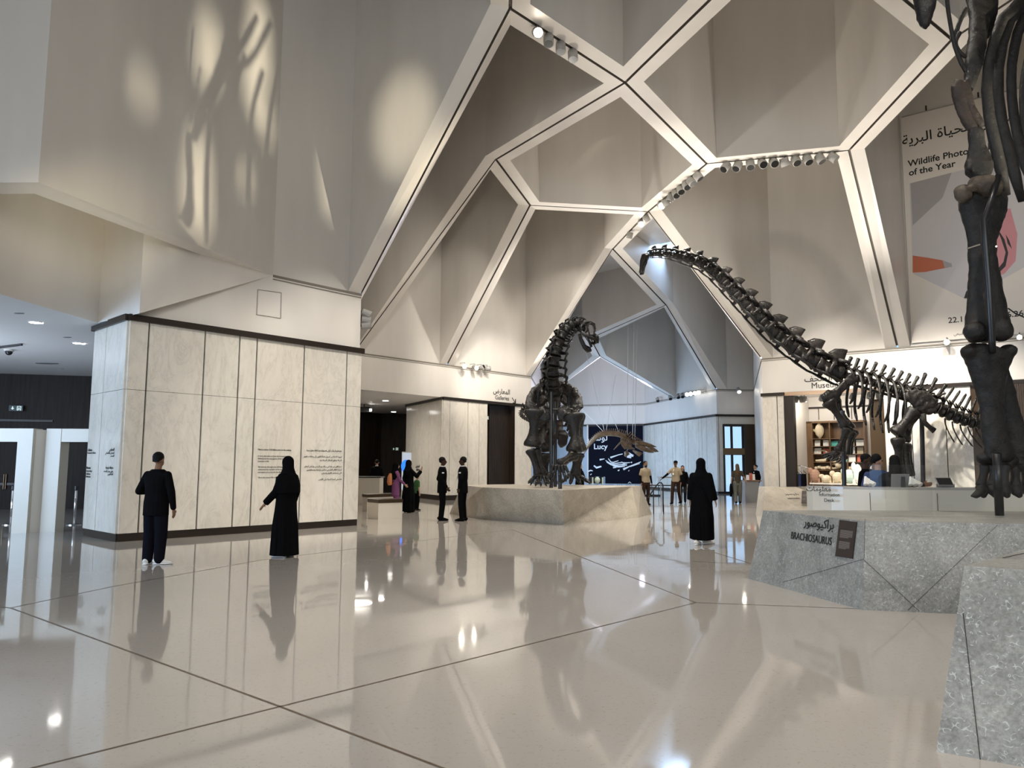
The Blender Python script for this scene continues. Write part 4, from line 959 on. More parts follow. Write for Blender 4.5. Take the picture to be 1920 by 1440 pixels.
for a, b in zip(cs, cs[1:] + cs[:1]): hm.rod(a, b, .006, 4)
hm.build('seam', MT['ledge'], hp)
# exit signs
def exit_sign(px, py, a, b, lab, s=1.0, off=.1):
    p = onwall(px, py, a, b); r, n = wright(a, b); A = p + n * off; t = thing('exit_sign', lab, 'exit sign', p)
    MB().prism([A - r * .34 * s, A + r * .34 * s, A + r * .34 * s + n * .05, A - r * .34 * s + n * .05], p.z - .15 * s, p.z + .15 * s).build('sign_panel', MT['exitgreen'], t)
    o = MB(); q = A + n * .056
    def sq(x0, z0, x1, z1): o.poly([q + r * x0 * s + Z * z0 * s, q + r * x1 * s + Z * z0 * s, q + r * x1 * s + Z * z1 * s, q + r * x0 * s + Z * z1 * s])
    sq(-.19, -.01, -.13, .09); o.poly([q + r * -.25 * s, q + r * -.16 * s - Z * .09 * s, q + r * -.07 * s])
    sq(.05, -.12, .09, .12); sq(.22, -.12, .26, .12); sq(.05, .09, .26, .12); sq(.13, -.02, .18, .05); o.poly([q + r * .12 * s - Z * .02 * s, q + r * .10 * s - Z * .12 * s, q + r * .13 * s - Z * .12 * s, q + r * .16 * s - Z * .02 * s]); o.poly([q + r * .15 * s - Z * .02 * s, q + r * .18 * s - Z * .11 * s, q + r * .21 * s - Z * .11 * s, q + r * .18 * s - Z * .02 * s])
    o.build('pictogram', MT['exitwhite'], t)
DKL = ((-36, 21.4), (-8.5, 28.15))
exit_sign(33, 766, *DKL, 'dark exit sign with arrow on the left dark wall', .62)
exit_sign(742, 842, (-7.7, 45.5), (-4.8, 45.5), 'dark exit sign in the gallery entrance', .62)
exit_sign(918.5, 783, *GA, 'dark exit sign on the recess beside the slatted door', .62, -.3)
# security gates, barrier posts
def gate(px0, px1, py0, pyt, Y, lab, depth=.35):
    a = onz(px0, py0); b = onz(px1, py0 + .5); a.y = b.y = Y; a = V((at(px0, 900, Y).x, Y, 0)); b = V((at(px1, 900, Y).x, Y, 0)); zt = at((px0 + px1) / 2, pyt, Y).z; w = .34
    t = thing('security_gate', lab, 'security gate', ((a.x + b.x) / 2, Y, 0))
    for x in (a.x + w / 2, b.x - w / 2): MB().box((x, Y + depth / 2, zt / 2), (w, depth, zt)).build('side_panel', MT['cream'], t)
    MB().box(((a.x + b.x) / 2, Y + depth / 2, zt - .15), (b.x - a.x - 2 * w + .002, depth - .02, .30)).build('lintel', MT['cream'], t)
    return t, a, b, zt, w
t, a, b, zt, w = gate(-95, 56, 990, 803, 17.4, 'cream security gate portal cut by the left frame edge')
MB().prism([(b.x + .005, 17.5), (b.x + .125, 17.7), (b.x + .125, 18.2), (b.x + .005, 18.3)], 0, zt - .02).build('angled_panel', MT['white'], t)
t2, a2, b2_, zt2_, w2_ = gate(81, 236, 990, 804, 17.65, 'cream security gate portal beside the marble wall end')
dt = thing('metal_detector', 'grey walk-through metal detector inside the right gate portal', 'metal detector', ((a2.x + b2_.x) / 2, 18.9, 0))
for x in (a2.x + w2_ + .14, b2_.x - w2_ - .14): MB().box((x, 19.1, 1.08), (.20, .62, 2.16)).build('side_panel', MT['grey'], dt)
MB().box(((a2.x + b2_.x) / 2, 19.1, 2.06), (b2_.x - a2.x - 2 * w2_ - .3, .5, .2)).build('crossbar', MT['midgrey'], dt)
text('lettering', '2017-12', 'text', ((a2.x + b2_.x) / 2 - .35, 18.84, 2.0), (1, 0, 0), Z, .13, dt)
def barrier(px, py, lab):
    p = onz(px, py); t = thing('barrier_post', lab, 'barrier post', p, group='steel barrier posts')
    MB().loft([p, p + Z * .02, p + Z * .035], [.19, .19, .06], 18).build('base', MT['chrome'], t); MB().rod(p + Z * .03, p + Z * .90, .034, 14).build('post', MT['chrome'], t, True); MB().loft([p + Z * .88, p + Z * .97], [.042, .042], 12).build('head', MT['darkgrey'], t)
barrier(20, 984, 'steel barrier post framed by the left gate portal'); barrier(139, 984, 'steel barrier post framed by the right gate portal')
lk = thing('gate_lock', 'small steel floor clamp between the two gate portals', 'clamp', onz(70, 992)); q = onz(70, 992)
MB().box(q + Z * .06, (.22, .1, .12)).build('clamp_body', MT['chrome'], lk); MB().rod(q + V((-.12, 0, .1)), q + V((.16, 0, .06)), .03).build('bolt', MT['chrome'], lk)
# dark double door handles behind the left gate
dh = MB(); n_, u_ = facing(*DKL)
for px in (8, 12): p = onwall(px, 903, *DKL) + n_ * .06; dh.rod(p - Z * .25, p + Z * .25, .02)
p0, p1 = onwall(-40, 907, *DKL), onwall(40, 907, *DKL); 
tag(dh.build('door_pull', MT['brass']), 'pair of bronze door pulls on dark wall seen through left gate', 'door handle')
tb = MB(); strip(tb, p0, p1, p0.z - .05, p0.z + .03, .04); strip(tb, onwall(-80, 785, *DKL), onwall(100, 785, *DKL), 2.95, 3.02, .05); struct(tb.build('trim_13', MT['bronze']))
# benches and desk in the gallery entrance
def bench(pl, pm_, pr, top, lab, h=.46):
    t = thing('stone_bench', lab, 'bench', pm_, group='cream block benches'); a, b, c = [V(q) for q in (pl, pm_, pr)]; d = a + c - b
    P2 = [a, b, c, d]; MB().prism([tuple(q)[:2] for q in P2], 0, h).build('base', MT['cream'], t)
    ctr = (a + c) / 2; Q2 = [ctr + (q - ctr) * 1.03 for q in P2]; MB().prism([tuple(q)[:2] for q in Q2], h + .003, h + .10).build('seat_pad', MT['darkgrey' if False else 'brownpanel'], t)
bench(onz(689, 971), onz(709, 974), onz(754, 972), 0, 'front cream block bench with brown pad in the gallery entrance'); bench(onz(679, 957), onz(688, 959), onz(740, 956), 0, 'rear cream block bench partly behind the front bench')
dk_ = thing('welcome_desk', 'cream desk at the dark gallery entrance beside the marble wall end', 'desk', onz(684, 946)); q = onz(684, 946)
MB().box((q.x - .2, q.y + .5, .52), (1.5, .9, 1.04)).build('desk_body', MT['cream'], dk_); MB().box((q.x - .2, q.y + .5, 1.065), (1.6, 1.0, .05)).build('desk_top', MT['darkgrey'], dk_)
sc = thing('display_screen', 'tall pale display screen with a blue disc behind the abaya woman', 'display screen', at(765, 930, 31.5)); q = at(761, 900, 31.5); x0 = at(752.5, 900, 31.5).x; x1 = at(771, 900, 31.5).x; z1 = at(761, 847, 31.5).z
MB().box(((x0 + x1) / 2, 31.55, z1 / 2), (x1 - x0, .10, z1)).build('housing', MT['white'], sc); MB().box(((x0 + x1) / 2, 31.49, z1 * .62), (x1 - x0 - .04, .02, z1 * .72)).build('screen', MT['screenwhite'], sc)
o = MB(); cx, cz = at(761, 872, 31.5).x, at(757, 874, 31.5).z; o.poly([(cx + .19 * math.cos(k * PI / 12), 31.475, cz + .26 * math.sin(k * PI / 12)) for k in range(24)]); o.build('blue_disc', MT['screenblue'], sc)
r2, n2 = wright(Gc, (-5.25, 38.6))
p = onwall(781, 876, Gc, (-5.25, 38.6)) + n2 * .06; sgn = thing('wall_lettering', 'small black pictogram lettering on the gallery side wall near raised hand', 'wall text', p)
text('lettering', arabic('المعارض'), 'text', p + r2 * .6, r2, Z, .16, sgn, 'RIGHT', .02); text('lettering', 'Galleries', 'text', p + r2 * .12 - Z * .16, r2, Z, .14, sgn, 'LEFT', .02)
# handrails and info stands in the middle distance
hr = thing('handrail', 'dark metal stair handrail with looped end in the middle distance', 'handrail', onz(1228, 978)); P1 = lambda px, py, Y: at(px, py, Y)
Yh = 25.5
MB().loft([P1(1215, 933, Yh), P1(1232, 909, Yh), P1(1236, 905, Yh), P1(1240, 905, Yh), P1(1243, 909, Yh), P1(1243.5, 960, Yh)], [.022] * 6, 8).build('looped_rail', MT['steel_black'], hr)
MB().rod(V((P1(1225, 915, Yh).x, Yh, P1(1225, 918, Yh).z)), V((P1(1225, 915, Yh).x, Yh, 0)), .02).build('post', MT['steel_black'], hr); MB().rod(V((P1(1243.5, 915, Yh).x, Yh, .3)), V((P1(1243.5, 915, Yh).x, Yh, 0)), .02).build('post', MT['steel_black'], hr)
hb = thing('balustrade', 'low dark balustrade rail with glass before the blue panelled wall', 'balustrade', at(1250, 930, 41)); x0, x1 = at(1203, 909, 41).x, at(1300, 909, 41).x
MB().rod((x0, 41, .55), (x1, 41, .55), .03).build('top_rail', MT['steel_black'], hb); MB().rod((x0, 41, .02), (at(1240, 925, 41).x, 41, .02), .05).build('bottom_rail', MT['steel_black'], hb); MB().box(((x0 + x1) / 2, 41, .28), (x1 - x0, .012, .5)).build('glass_panel', MT['glass'], hb)
for f in (0, .33, .66, 1): MB().rod((x0 + (x1 - x0) * f, 41, 0), (x0 + (x1 - x0) * f, 41, .55), .02).build('post', MT['steel_black'], hb)
ifs = thing('display_case', 'glass-topped pale blue display stand behind the walking guard', 'display case', at(1262, 920, 38)); x0, x1 = at(1235, 900, 38).x, at(1292, 900, 38).x
MB().box(((x0 + x1) / 2, 38, 1.02), (x1 - x0, .8, .06)).build('frame', MT['midgrey'], ifs); MB().box(((x0 + x1) / 2, 38, .85), (x1 - x0 - .1, .7, .28)).build('glass_case', MT['glass'], ifs)
for x in (x0 + .1, x1 - .1): MB().rod((x, 38, 0), (x, 38, .72), .03).build('leg', MT['chrome'], ifs)
ch = thing('glass_barrier', 'low glass case with models behind the beige plinth', 'display case', at(1105, 900, 33)); x0, x1 = at(1085, 900, 33).x, at(1133, 900, 33).x
MB().box(((x0 + x1) / 2, 33, .6), (x1 - x0, .7, 1.0)).build('glass_case', MT['glass'], ch); MB().box(((x0 + x1) / 2, 33, .05), (x1 - x0, .72, .1)).build('base', MT['grey'], ch)
md = MB(); xm = at(1120, 893, 33).x; md.ball((xm, 33, .95), (.12, .12, .14)); md.box((xm - .2, 33, .92), (.05, .1, .3)); md.box((xm + .22, 33, .92), (.05, .1, .3)); md.rod((xm, 33, .1), (xm, 33, .85), .02); tag(md.build('display_model', MT['mint']), 'pale round model inside the low glass case behind beige plinth', 'model')
kk = thing('kiosk', 'grey and brown kiosk counter beside the far glazed door', 'kiosk', at(1403, 925, 34.2)); x0, x1 = at(1394, 920, 34).x, at(1420, 920, 34).x
MB().box(((x0 + x1) / 2, 34.2, .46), (x1 - x0, .9, .92)).build('front_panel', MT['grey'], kk); MB().box(((x0 + x1) / 2 + .05, 34.2, .945), (x1 - x0 + .1, .96, .05)).build('worktop', MT['oak'], kk)
for k, (px, hh, mt) in enumerate(((1402, .22, 'paper'), (1408, .3, 'redcover'), (1413, .26, 'paper'))):
    x = at(px, 905, 34.2).x; tag(MB().box((x, 34.2, .972 + hh / 2), (.12, .12, hh), None, .8).build('leaflet_box', MT[mt]), ['small white box at the left of the kiosk top', 'reddish box in the middle of the kiosk top', 'white box at the right of the kiosk top'][k], 'box', 'boxes on the kiosk')
# track spots inside the shop
for k, px in enumerate((1497, 1506, 1512, 1545, 1603, 1635, 1652)):
    p = sp(px, 1.1, 4.55); track_spot(p, p + V(((-.4, -.3, -.8), (.3, .4, -.9), (0, .3, -1), (0, 1, -.8), (-.2, 1, -.8), (.2, 1, -.8), (.3, .5, -.8))[k]), f'shop ceiling spotlight {["first","second","third","fourth","fifth","sixth","last"][k]} from the left', k in (3, 4, 5), 'spotlights in the shop', .1, .24)
tag(MB().rod(sp(1478, 1.1, 4.57), sp(1662, 1.1, 4.57), .025).build('ceiling_track', MT['midgrey']), 'thin spotlight track across the shop ceiling', 'track')
for px in (1520, 1600): lamp('shop_spot_beam', 'AREA', sp(px, 1.3, 4.4), sp(px, 3.2, 1.5), 24, WARM, shape='DISK', size=.6)
# ------------------------------------------------------------------ skeletons
def limb_bone(a, b, r0, rm, r1, flat=.8, up=None, n=14, bow=0, head=True):
    """long bone with flared knobbly ends; r* half widths across, flat = depth ratio"""
    a, b = V(a), V(b); d = b - a; u = V(up) if up is not None else V((0, -1, 0))
    side = d.cross(u).normalized()
    st = [(0, .55, r0), (.025, .85, r0), (.07, 1.0, r0), (.13, .92, r0), (.22, .5, 0), (.34, .12, 0), (.5, 0, 0), (.64, .1, 1), (.77, .45, 1), (.87, .9, r1), (.94, 1.0, r1), (.98, .85, r1), (1, .5, r1)]
    pts, rad = [], []
    for t, k, w in st:
        e = r0 if t < .5 else r1
        r = rm + (e - rm) * k if w in (0, 1) and w != e else (e * k if k >= .5 else e * k)
        r = rm + (e - rm) * k if t not in (0, 1) else e * k
        pts.append(a + d * t + side * bow * math.sin(PI * t)); rad.append((r, max(r * flat if .2 < t < .8 else r * (flat * .95), rm * .5)))
    return MB().loft(pts, rad, n, up=u)
def vert_template(kind):
    m = MB()
    cl = [-.48, -.44, -.3, 0, .3, .42, .5]
    def cent(R, w=1.0): m.loft([(x, 0, 0) for x in cl], [(R * k * w, R * k) for k in (.85, 1, .86, .68, .84, .98, .7)], 12, up=(0, 0, 1))
    if kind == 'cervical':
        cent(.30)
        m.loft([(-.42, 0, .22), (-.2, 0, .40), (.1, 0, .42), (.40, 0, .24)], [(.10, .10), (.20, .14), (.18, .13), (.09, .07)], 10, up=(0, 0, 1))
        m.loft([(-.10, 0, .42), (-.14, 0, .60), (-.25, 0, .74), (-.32, 0, .83)], [(.36, .08), (.26, .06), (.12, .05), (.02, .02)], 8, up=(0, 1, 0))
        for s in (-1, 1):
            m.loft([(.15, s * .14, .34), (.45, s * .22, .36), (.68, s * .22, .30)], [(.08, .08), (.07, .06), (.05, .04)], 8)
            m.loft([(-.15, s * .12, .38), (-.42, s * .20, .42), (-.55, s * .20, .38)], [(.09, .09), (.08, .06), (.05, .04)], 8)
            m.loft([(.10, s * .2, .05), (.12, s * .38, -.10), (.10, s * .44, -.26)], [(.15, .07), (.10, .06), (.07, .05)], 8)
            m.loft([(.52, s * .36, -.26), (.10, s * .44, -.27), (-.4, s * .40, -.30), (-.80, s * .36, -.27)], [(.02, .02), (.065, .055), (.048, .042), (.016, .016)], 7)
            m.loft([(-.05, s * .18, .30), (.02, s * .44, .16), (.06, s * .50, -.2)], [(.10, .05), (.08, .05), (.05, .05)], 8)
    elif kind == 'dorsal':
        cent(.42)
        m.loft([(-.02, 0, .3), (0, 0, .62), (-.02, 0, .85)], [(.26, .26), (.20, .17), (.22, .15)], 10, up=(0, 1, 0))
        m.loft([(-.03, 0, .75), (-.10, 0, 1.15), (-.20, 0, 1.60), (-.28, 0, 1.95), (-.30, 0, 2.02)], [(.26, .13), (.22, .08), (.22, .10), (.26, .15), (.16, .09)], 10, up=(0, 1, 0))
        for s in (-1, 1):
            m.loft([(-.02, s * .12, .72), (-.04, s * .48, .95), (-.05, s * .82, 1.0)], [(.16, .10), (.11, .08), (.10, .09)], 8)
            m.loft([(.1, s * .14, .66), (.48, s * .18, .74), (.6, s * .18, .70)], [(.10, .08), (.08, .06), (.05, .04)], 8)
            m.loft([(-.1, s * .14, .70), (-.5, s * .17, .80), (-.6, s * .17, .76)], [(.10, .08), (.08, .06), (.05, .04)], 8)
            m.loft([(.0, s * .38, .05), (0, s * .3, .5), (-.02, s * .55, .9)], [(.09, .06), (.06, .05), (.05, .04)], 7)
    else:
        cent(.46)
        m.loft([(.05, 0, .35), (0, 0, .62)], [(.24, .18), (.18, .12)], 10, up=(0, 1, 0))
        m.loft([(.0, 0, .55), (-.16, 0, .95), (-.34, 0, 1.40), (-.44, 0, 1.62)], [(.22, .10), (.18, .07), (.19, .09), (.14, .07)], 10, up=(0, 1, 0))
        for s in (-1, 1):
            m.loft([(0, s * .34, .10), (-.06, s * .62, .12), (-.12, s * .82, .06)], [(.16, .12), (.11, .09), (.07, .06)], 8)
            m.loft([(.1, s * .12, .55), (.5, s * .14, .72), (.62, s * .14, .74)], [(.09, .07), (.07, .05), (.04, .03)], 8)
    return m
VT = {}
def vmesh(kind, mt):
    if (kind, mt) not in VT: VT[(kind, mt)] = vert_template(kind).mesh('vertebra', MT[mt], True, rough=.018, rs=.22)
    return VT[(kind, mt)]
def resample(path, ws):
    """points along a smooth path at cumulative weights ws"""
    P_ = [V(p) for p in path]; den = []
    for k in range(len(P_) - 1):
        p0 = P_[max(k - 1, 0)]; p1 = P_[k]; p2 = P_[k + 1]; p3 = P_[min(k + 2, len(P_) - 1)]
        for j in range(10):
            t = j / 10; den.append(.5 * ((2 * p1) + (p2 - p0) * t + (2 * p0 - 5 * p1 + 4 * p2 - p3) * t * t + (3 * p1 - p0 - 3 * p2 + p3) * t ** 3))
    den.append(P_[-1]); cum = [0]
    for a, b in zip(den, den[1:]): cum.append(cum[-1] + (b - a).length)
    tot = sum(ws); out = []; acc = 0; k = 0
    for w in [0] + list(ws):
        acc += w; s = cum[-1] * acc / tot
        while k < len(cum) - 2 and cum[k + 1] < s: k += 1
        f = (s - cum[k]) / max(cum[k + 1] - cum[k], 1e-9); out.append(den[k].lerp(den[k + 1], min(max(f, 0), 1)))
    return out
def spine(root, kind, path, n, h0, h1, w=1.0, mt='bone', shrink=1.0, up=(0, 0, 1), gap=.96):
    """row of vertebrae; first point of path is the head end; h = height scale at both ends"""
    ws = [shrink ** k for k in range(n)]; pp = resample(path, ws); out = []
    for k in range(n):
        a, b = pp[k], pp[k + 1]; t = (a - b); L = t.length; t = t / L; side = V(up).cross(t).normalized(); u = t.cross(side)
        h = h0 + (h1 - h0) * k / max(n - 1, 1)
        o = bpy.data.objects.new('vertebra', vmesh(kind, mt)); link(o, root)
        m = M((t * (L * gap), side * (h * w), u * h)).transposed().to_4x4(); m.translation = (a + b) / 2 - root.location
        o.matrix_local = m; out.append(((a + b) / 2, t, side, u, h))
    return out
def rib_bone(root, pts, r, mt='bone', flat=.55, n=8, up=(0, -1, 0), name='rib'):
    pp = resample(pts, [1] * 12); rr = [r * k for k in (.9, 1.1, 1.0, .95, .92, .9, .9, .9, .92, .95, 1.0, 1.0, .6)]
    return MB().loft(pp, [(q, q * flat) for q in rr], n, up=up).build(name, MT[mt], root, True)
def toes(root, base, d, n, spread, L, r, mt='bone', claw=True, side=(1, 0, 0)):
    side = V(side); d = V(d)
    for k in range(n):
        s = (k - (n - 1) / 2) / max((n - 1) / 2, 1); b0 = V(base) + side * spread * .45 * s; dd = (d + side * .5 * s).normalized()
        MB().loft([b0, b0 + dd * L * .12, b0 + dd * L * .45, b0 + dd * L * .52], [(r, r), (r * 1.05, r), (r * .75, r * .7), (r * .95, r * .85)], 8).build('metacarpal', MT[mt], root, True)
        MB().loft([b0 + dd * L * .53, b0 + dd * L * .7, b0 + dd * L * .85, b0 + dd * L * 1.0 - Z * r * .3], [(r * .95, r * .9), (r * .75, r * .7), (r * .7, r * .6), (r * .12, r * .1)], 8).build('toe', MT[mt], root, True)

# --- long-necked skeleton in side view
YB = 26.6
def ab(px, py, y=YB): return at(px, py, y)
baro = thing('dinosaur_skeleton', 'black long-necked dinosaur skeleton in side view, neck raised to the left', 'dinosaur skeleton', (ab(1640, 900).x, YB, H3))
k1 = YB / FPX
spine(baro, 'cervical', [ab(*p) for p in ((1218, 477), (1240, 475), (1265, 479), (1288, 486), (1312, 494), (1335, 509), (1358, 531), (1388, 562), (1424, 599), (1462, 634), (1503, 664), (1545, 689), (1578, 703))], 14, 20 * k1, 58 * k1, .75, shrink=1.09, gap=1.06)
dor = spine(baro, 'dorsal', [ab(*p) for p in ((1576, 702), (1598, 708), (1622, 713), (1650, 722), (1680, 734), (1712, 746))], 9, 19 * k1, 21 * k1, 1.25, gap=.94)
spine(baro, 'dorsal', [ab(*p) for p in ((1712, 746), (1735, 753), (1757, 764))], 3, 26 * k1, 24 * k1, 1.1)
cau = spine(baro, 'caudal', [ab(*p) for p in ((1757, 764), (1775, 773), (1800, 784), (1830, 792), (1860, 796), (1910, 800), (1965, 797))], 15, 30 * k1, 22 * k1, .9, gap=.92)
spine(baro, 'caudal', [ab(*p) for p in ((1965, 797), (2040, 730), (2050, 600), (2000, 480), (1950, 425), (1915, 412), (1880, 411))], 44, 14 * k1, 4.5 * k1, .9, gap=.92)
for i, (c, t, s, u, h) in enumerate(dor):
    L_ = (78, 84, 88, 92, 96, 96, 90, 80, 66)[i] * k1
    for sd in (-1, 1):
        y = sd * 1.0; b0 = c + u * h * .9 + s * sd * .25
        rib_bone(baro, [b0, b0 + V((.03, sd * .45, -.08)), b0 + V((.0, sd * .80, -L_ * .38)), b0 + V((-.06, sd * .85, -L_ * .75)), b0 + V((-.10 - .06 * (i > 5), sd * .62, -L_ - .12 * sd))], .055, flat=.6)
for c, t, s, u, h in cau[1:8]:
    rib_bone(baro, [c - u * h * .4, c - u * h * .8 - t * .12, c - u * h * 1.3 - t * .42, c - u * h * 1.55 - t * .62], .028, name='chevron')
def pelvis(root, c, t, sc, mt='bone', s=(0, -1, 0)):
    pass
for sd in (-1, 1):
    yy = YB + sd * .75
    # shoulder blade, upper arm, forearm, hand
    MB().loft([ab(1604, 706, yy), ab(1590, 716, yy), ab(1574, 731, yy), ab(1561, 744, yy), ab(1552, 754, yy)], [(.20, .05), (.16, .06), (.14, .07), (.24, .09), (.30, .10)], 12, up=(0, 1, 0)).build('scapula', MT['bone'], baro, True, remesh=.03, relax=1, rough=.025, rs=.16)
    MB().loft([ab(1560, 735, yy), ab(1552, 748, yy), ab(1550, 757, yy)], [(.16, .07), (.26, .09), (.12, .06)], 10, up=(0, 1, 0)).build('coracoid', MT['bone'], baro, True)
    e = (0, 0) if sd < 0 else (10, 6)
    limb_bone(ab(1552 + e[0], 750, yy), ab(1586 + e[0], 800 + e[1], yy), .26, .11, .20, .8).build('humerus', MT['bone'], baro, True)
    w = (1588 + e[0], 803 + e[1]); v = (1571 + e[0] * 1.6, 846 + e[1])
    limb_bone(ab(*w, yy - .06), ab(*v, yy - .06), .17, .08, .14, .8).build('radius', MT['bone'], baro, True)
    limb_bone(ab(w[0] + 4, w[1] - 3, yy + .08), ab(v[0] + 5, v[1], yy + .08), .18, .075, .12, .8).build('ulna', MT['bone'], baro, True)
    toes(baro, ab(v[0] - 1, v[1] + 3, yy), (-.75, 0, -.35), 4, .28, .50, .065, side=(.1, 1, .25))
    # hip and hind limb
    MB().loft([ab(1698, 741, yy), ab(1712, 744, yy), ab(1728, 752, yy), ab(1742, 763, yy), ab(1750, 774, yy)], [(.10, .04), (.28, .07), (.40, .09), (.36, .09), (.14, .05)], 12, up=(0, 1, 0)).build('ilium', MT['bone'], baro, True, remesh=.03, relax=1, rough=.03, rs=.16)
    MB().loft([ab(1728, 776, yy), ab(1733, 792, yy), ab(1742, 800, yy), ab(1752, 808, yy)], [(.16, .07), (.10, .06), (.08, .05), (.11, .06)], 10, up=(0, 1, 0)).build('ischium', MT['bone'], baro, True)
    MB().loft([ab(1718, 777, yy), ab(1710, 790, yy - .1 * sd), ab(1698, 800, yy - .3 * sd)], [(.16, .08), (.12, .07), (.16, .08)], 10, up=(0, 1, 0)).build('pubis', MT['bone'], baro, True)
    kn = (1679, 815) if sd < 0 else (1692, 826)
    limb_bone(ab(1716, 768, yy), ab(*kn, yy), .24, .15, .27, .8).build('femur', MT['bone'], baro, True)
    an = (1687, 893) if sd < 0 else (1704, 893)
    limb_bone(ab(kn[0] + 4, kn[1] + 5, yy - .05), ab(*an, yy), .24, .12, .18, .8).build('tibia', MT['bone'], baro, True)
    limb_bone(ab(kn[0] + 12, kn[1] + 6, yy + .12), ab(an[0] + 7, an[1], yy + .1), .11, .06, .10, .8).build('fibula', MT['bone'], baro, True)
    toes(baro, V((ab(*an, yy).x, yy, H3 + .22)), (-.7, 0, -.3), 4, .42, .55, .075, side=(.15, 1, 0))
# skull: long low snout with eye opening, drooping jaw
hd = MB(); h0 = ab(1209, 478); 
hd.loft([ab(1215, 477), ab(1210, 481), ab(1206, 490), ab(1203, 503), ab(1201, 512)], [(.08, .10), (.15, .13), (.12, .10), (.075, .08), (.06, .08)], 10, up=(0, 1, 0))
hd.loft([ab(1214, 483, YB - .1), ab(1211, 492, YB - .1), ab(1207, 503, YB - .08), ab(1205.5, 513.5, YB)], [(.03, .03), (.05, .03), (.045, .03), (.04, .06)], 8)
hd.loft([ab(1214, 483, YB + .1), ab(1211, 492, YB + .1), ab(1207, 503, YB + .08), ab(1205.5, 513.5, YB)], [(.03, .03), (.05, .03), (.045, .03), (.04, .06)], 8)
for q in range(5): hd.rod(ab(1200.5 + q * .9, 512, YB - .08 + .04 * q), ab(1200 + q * .9, 515.5, YB - .08 + .04 * q), .012, 5)
hd.build('skull', MT['bone'], baro, True)
for px, y0, y1, yo in ((1580, 770, 912, .15), (1728, 770, 912, 0)):
    MB().rod(ab(px, y0, YB + yo), V((ab(px + 3, y1, YB + yo).x, YB + yo, H3)), .075, 10).build('support_post', MT['steel_black'], baro)
MB().rod(ab(1578, 715), ab(1760, 768), .05, 8).build('support_rail', MT['steel_black'], baro)

# --- front-view skeleton on the beige plinth
YC = 22.6; k2 = YC / FPX
def ac(px, py, y=YC): return at(px, py, y)
cama = thing('dinosaur_skeleton', 'black dinosaur skeleton seen from the front, head turned right, on beige plinth', 'dinosaur skeleton', (ac(1040, 910).x, YC + 1, H2))
spine(cama, 'cervical', [ac(*p) for p in ((1093, 608), (1083, 606, 22.3), (1071, 610, 22.2), (1061, 619, 22.1), (1053, 631, 22.0), (1046, 647, 22), (1040, 668, 22.0), (1037, 690, 22.1), (1037, 712, 22.3), (1038, 735, 22.6))], 12, 22 * k2, 52 * k2, 1.0, shrink=1.06, up=(-.4, .9, .15), gap=1.0)
dorc = spine(cama, 'dorsal', [ac(1038, 738, 22.6), ac(1038, 742, 23.3), ac(1039, 748, 24.2), ac(1040, 756, 25.2), ac(1041, 764, 26.0)], 9, 25 * k2, 22 * k2, 1.3)
spine(cama, 'caudal', [ac(1040, 766, 26.0), ac(1030, 772, 26.8), ac(1010, 778, 27.8), ac(992, 770, 28.6), ac(980, 768, 29), ac(978, 780, 28.4), ac(993, 790, 27.6)], 22, 17 * k2, 7 * k2, 1.0)
for i, (c, t, s, u, h) in enumerate(dorc):
    w_ = (.42, .52, .60, .66, .68, .68, .64, .56, .46)[i]; L_ = (.75, 1.0, 1.15, 1.25, 1.3, 1.3, 1.2, 1.05, .85)[i]
    for sd in (-1, 1):
        b0 = c + u * h * .8
        rib_bone(cama, [b0 + V((sd * .12, 0, 0)), b0 + V((sd * w_ * .7, .02, .02)), b0 + V((sd * w_ * 1.05, .05, -L_ * .35)), b0 + V((sd * w_ * 1.08, .1, -L_ * .75)), b0 + V((sd * w_ * .72, .12, -L_ * 1.1))], .052, flat=.6, up=(0, -1, 0))
for sd, px in ((-1, 1003), (1, 1076)):
    c = 1039
    MB().loft([ac(c + sd * 24, 720, 23.6), ac(c + sd * 38, 732, 23.2), ac(c + sd * 45, 748, 22.8), ac(c + sd * 42, 764, 22.5), ac(c + sd * 33, 778, 22.3)], [(.07, .05), (.11, .06), (.15, .07), (.24, .09), (.16, .08)], 12, up=(sd * -.6, -1, 0)).build('scapula', MT['bone'], cama, True, remesh=.03, relax=1, rough=.022, rs=.13)
    MB().loft([ac(c + sd * 24, 764, 22.35), ac(c + sd * 19, 776, 22.2), ac(c + sd * 14, 789, 22.15)], [(.14, .07), (.25, .08), (.13, .06)], 12, up=(0, -1, 0)).build('coracoid', MT['bone'], cama, True, remesh=.03, relax=1, rough=.022, rs=.13)
    MB().loft([ac(c + sd * 12 + 4, 806, 22.7), ac(c + sd * 12 + 4, 818, 22.6), ac(c + sd * 11 + 4, 832, 22.6), ac(c + sd * 8 + 3, 838, 22.7)], [(.10, .04), (.19, .05), (.15, .05), (.05, .03)], 12, up=(0, -1, 0)).build('sternal_plate', MT['bone_red'], cama, True, remesh=.03, relax=1, rough=.03, rs=.14)
    MB().loft([ac(c + sd * 10, 740, 25.2), ac(c + sd * 24, 752, 25.6), ac(c + sd * 26, 768, 26.0)], [(.30, .1), (.45, .1), (.2, .08)], 10, up=(sd, 0, .3)).build('ilium', MT['bone'], cama, True, remesh=.03, relax=1, rough=.022, rs=.13)
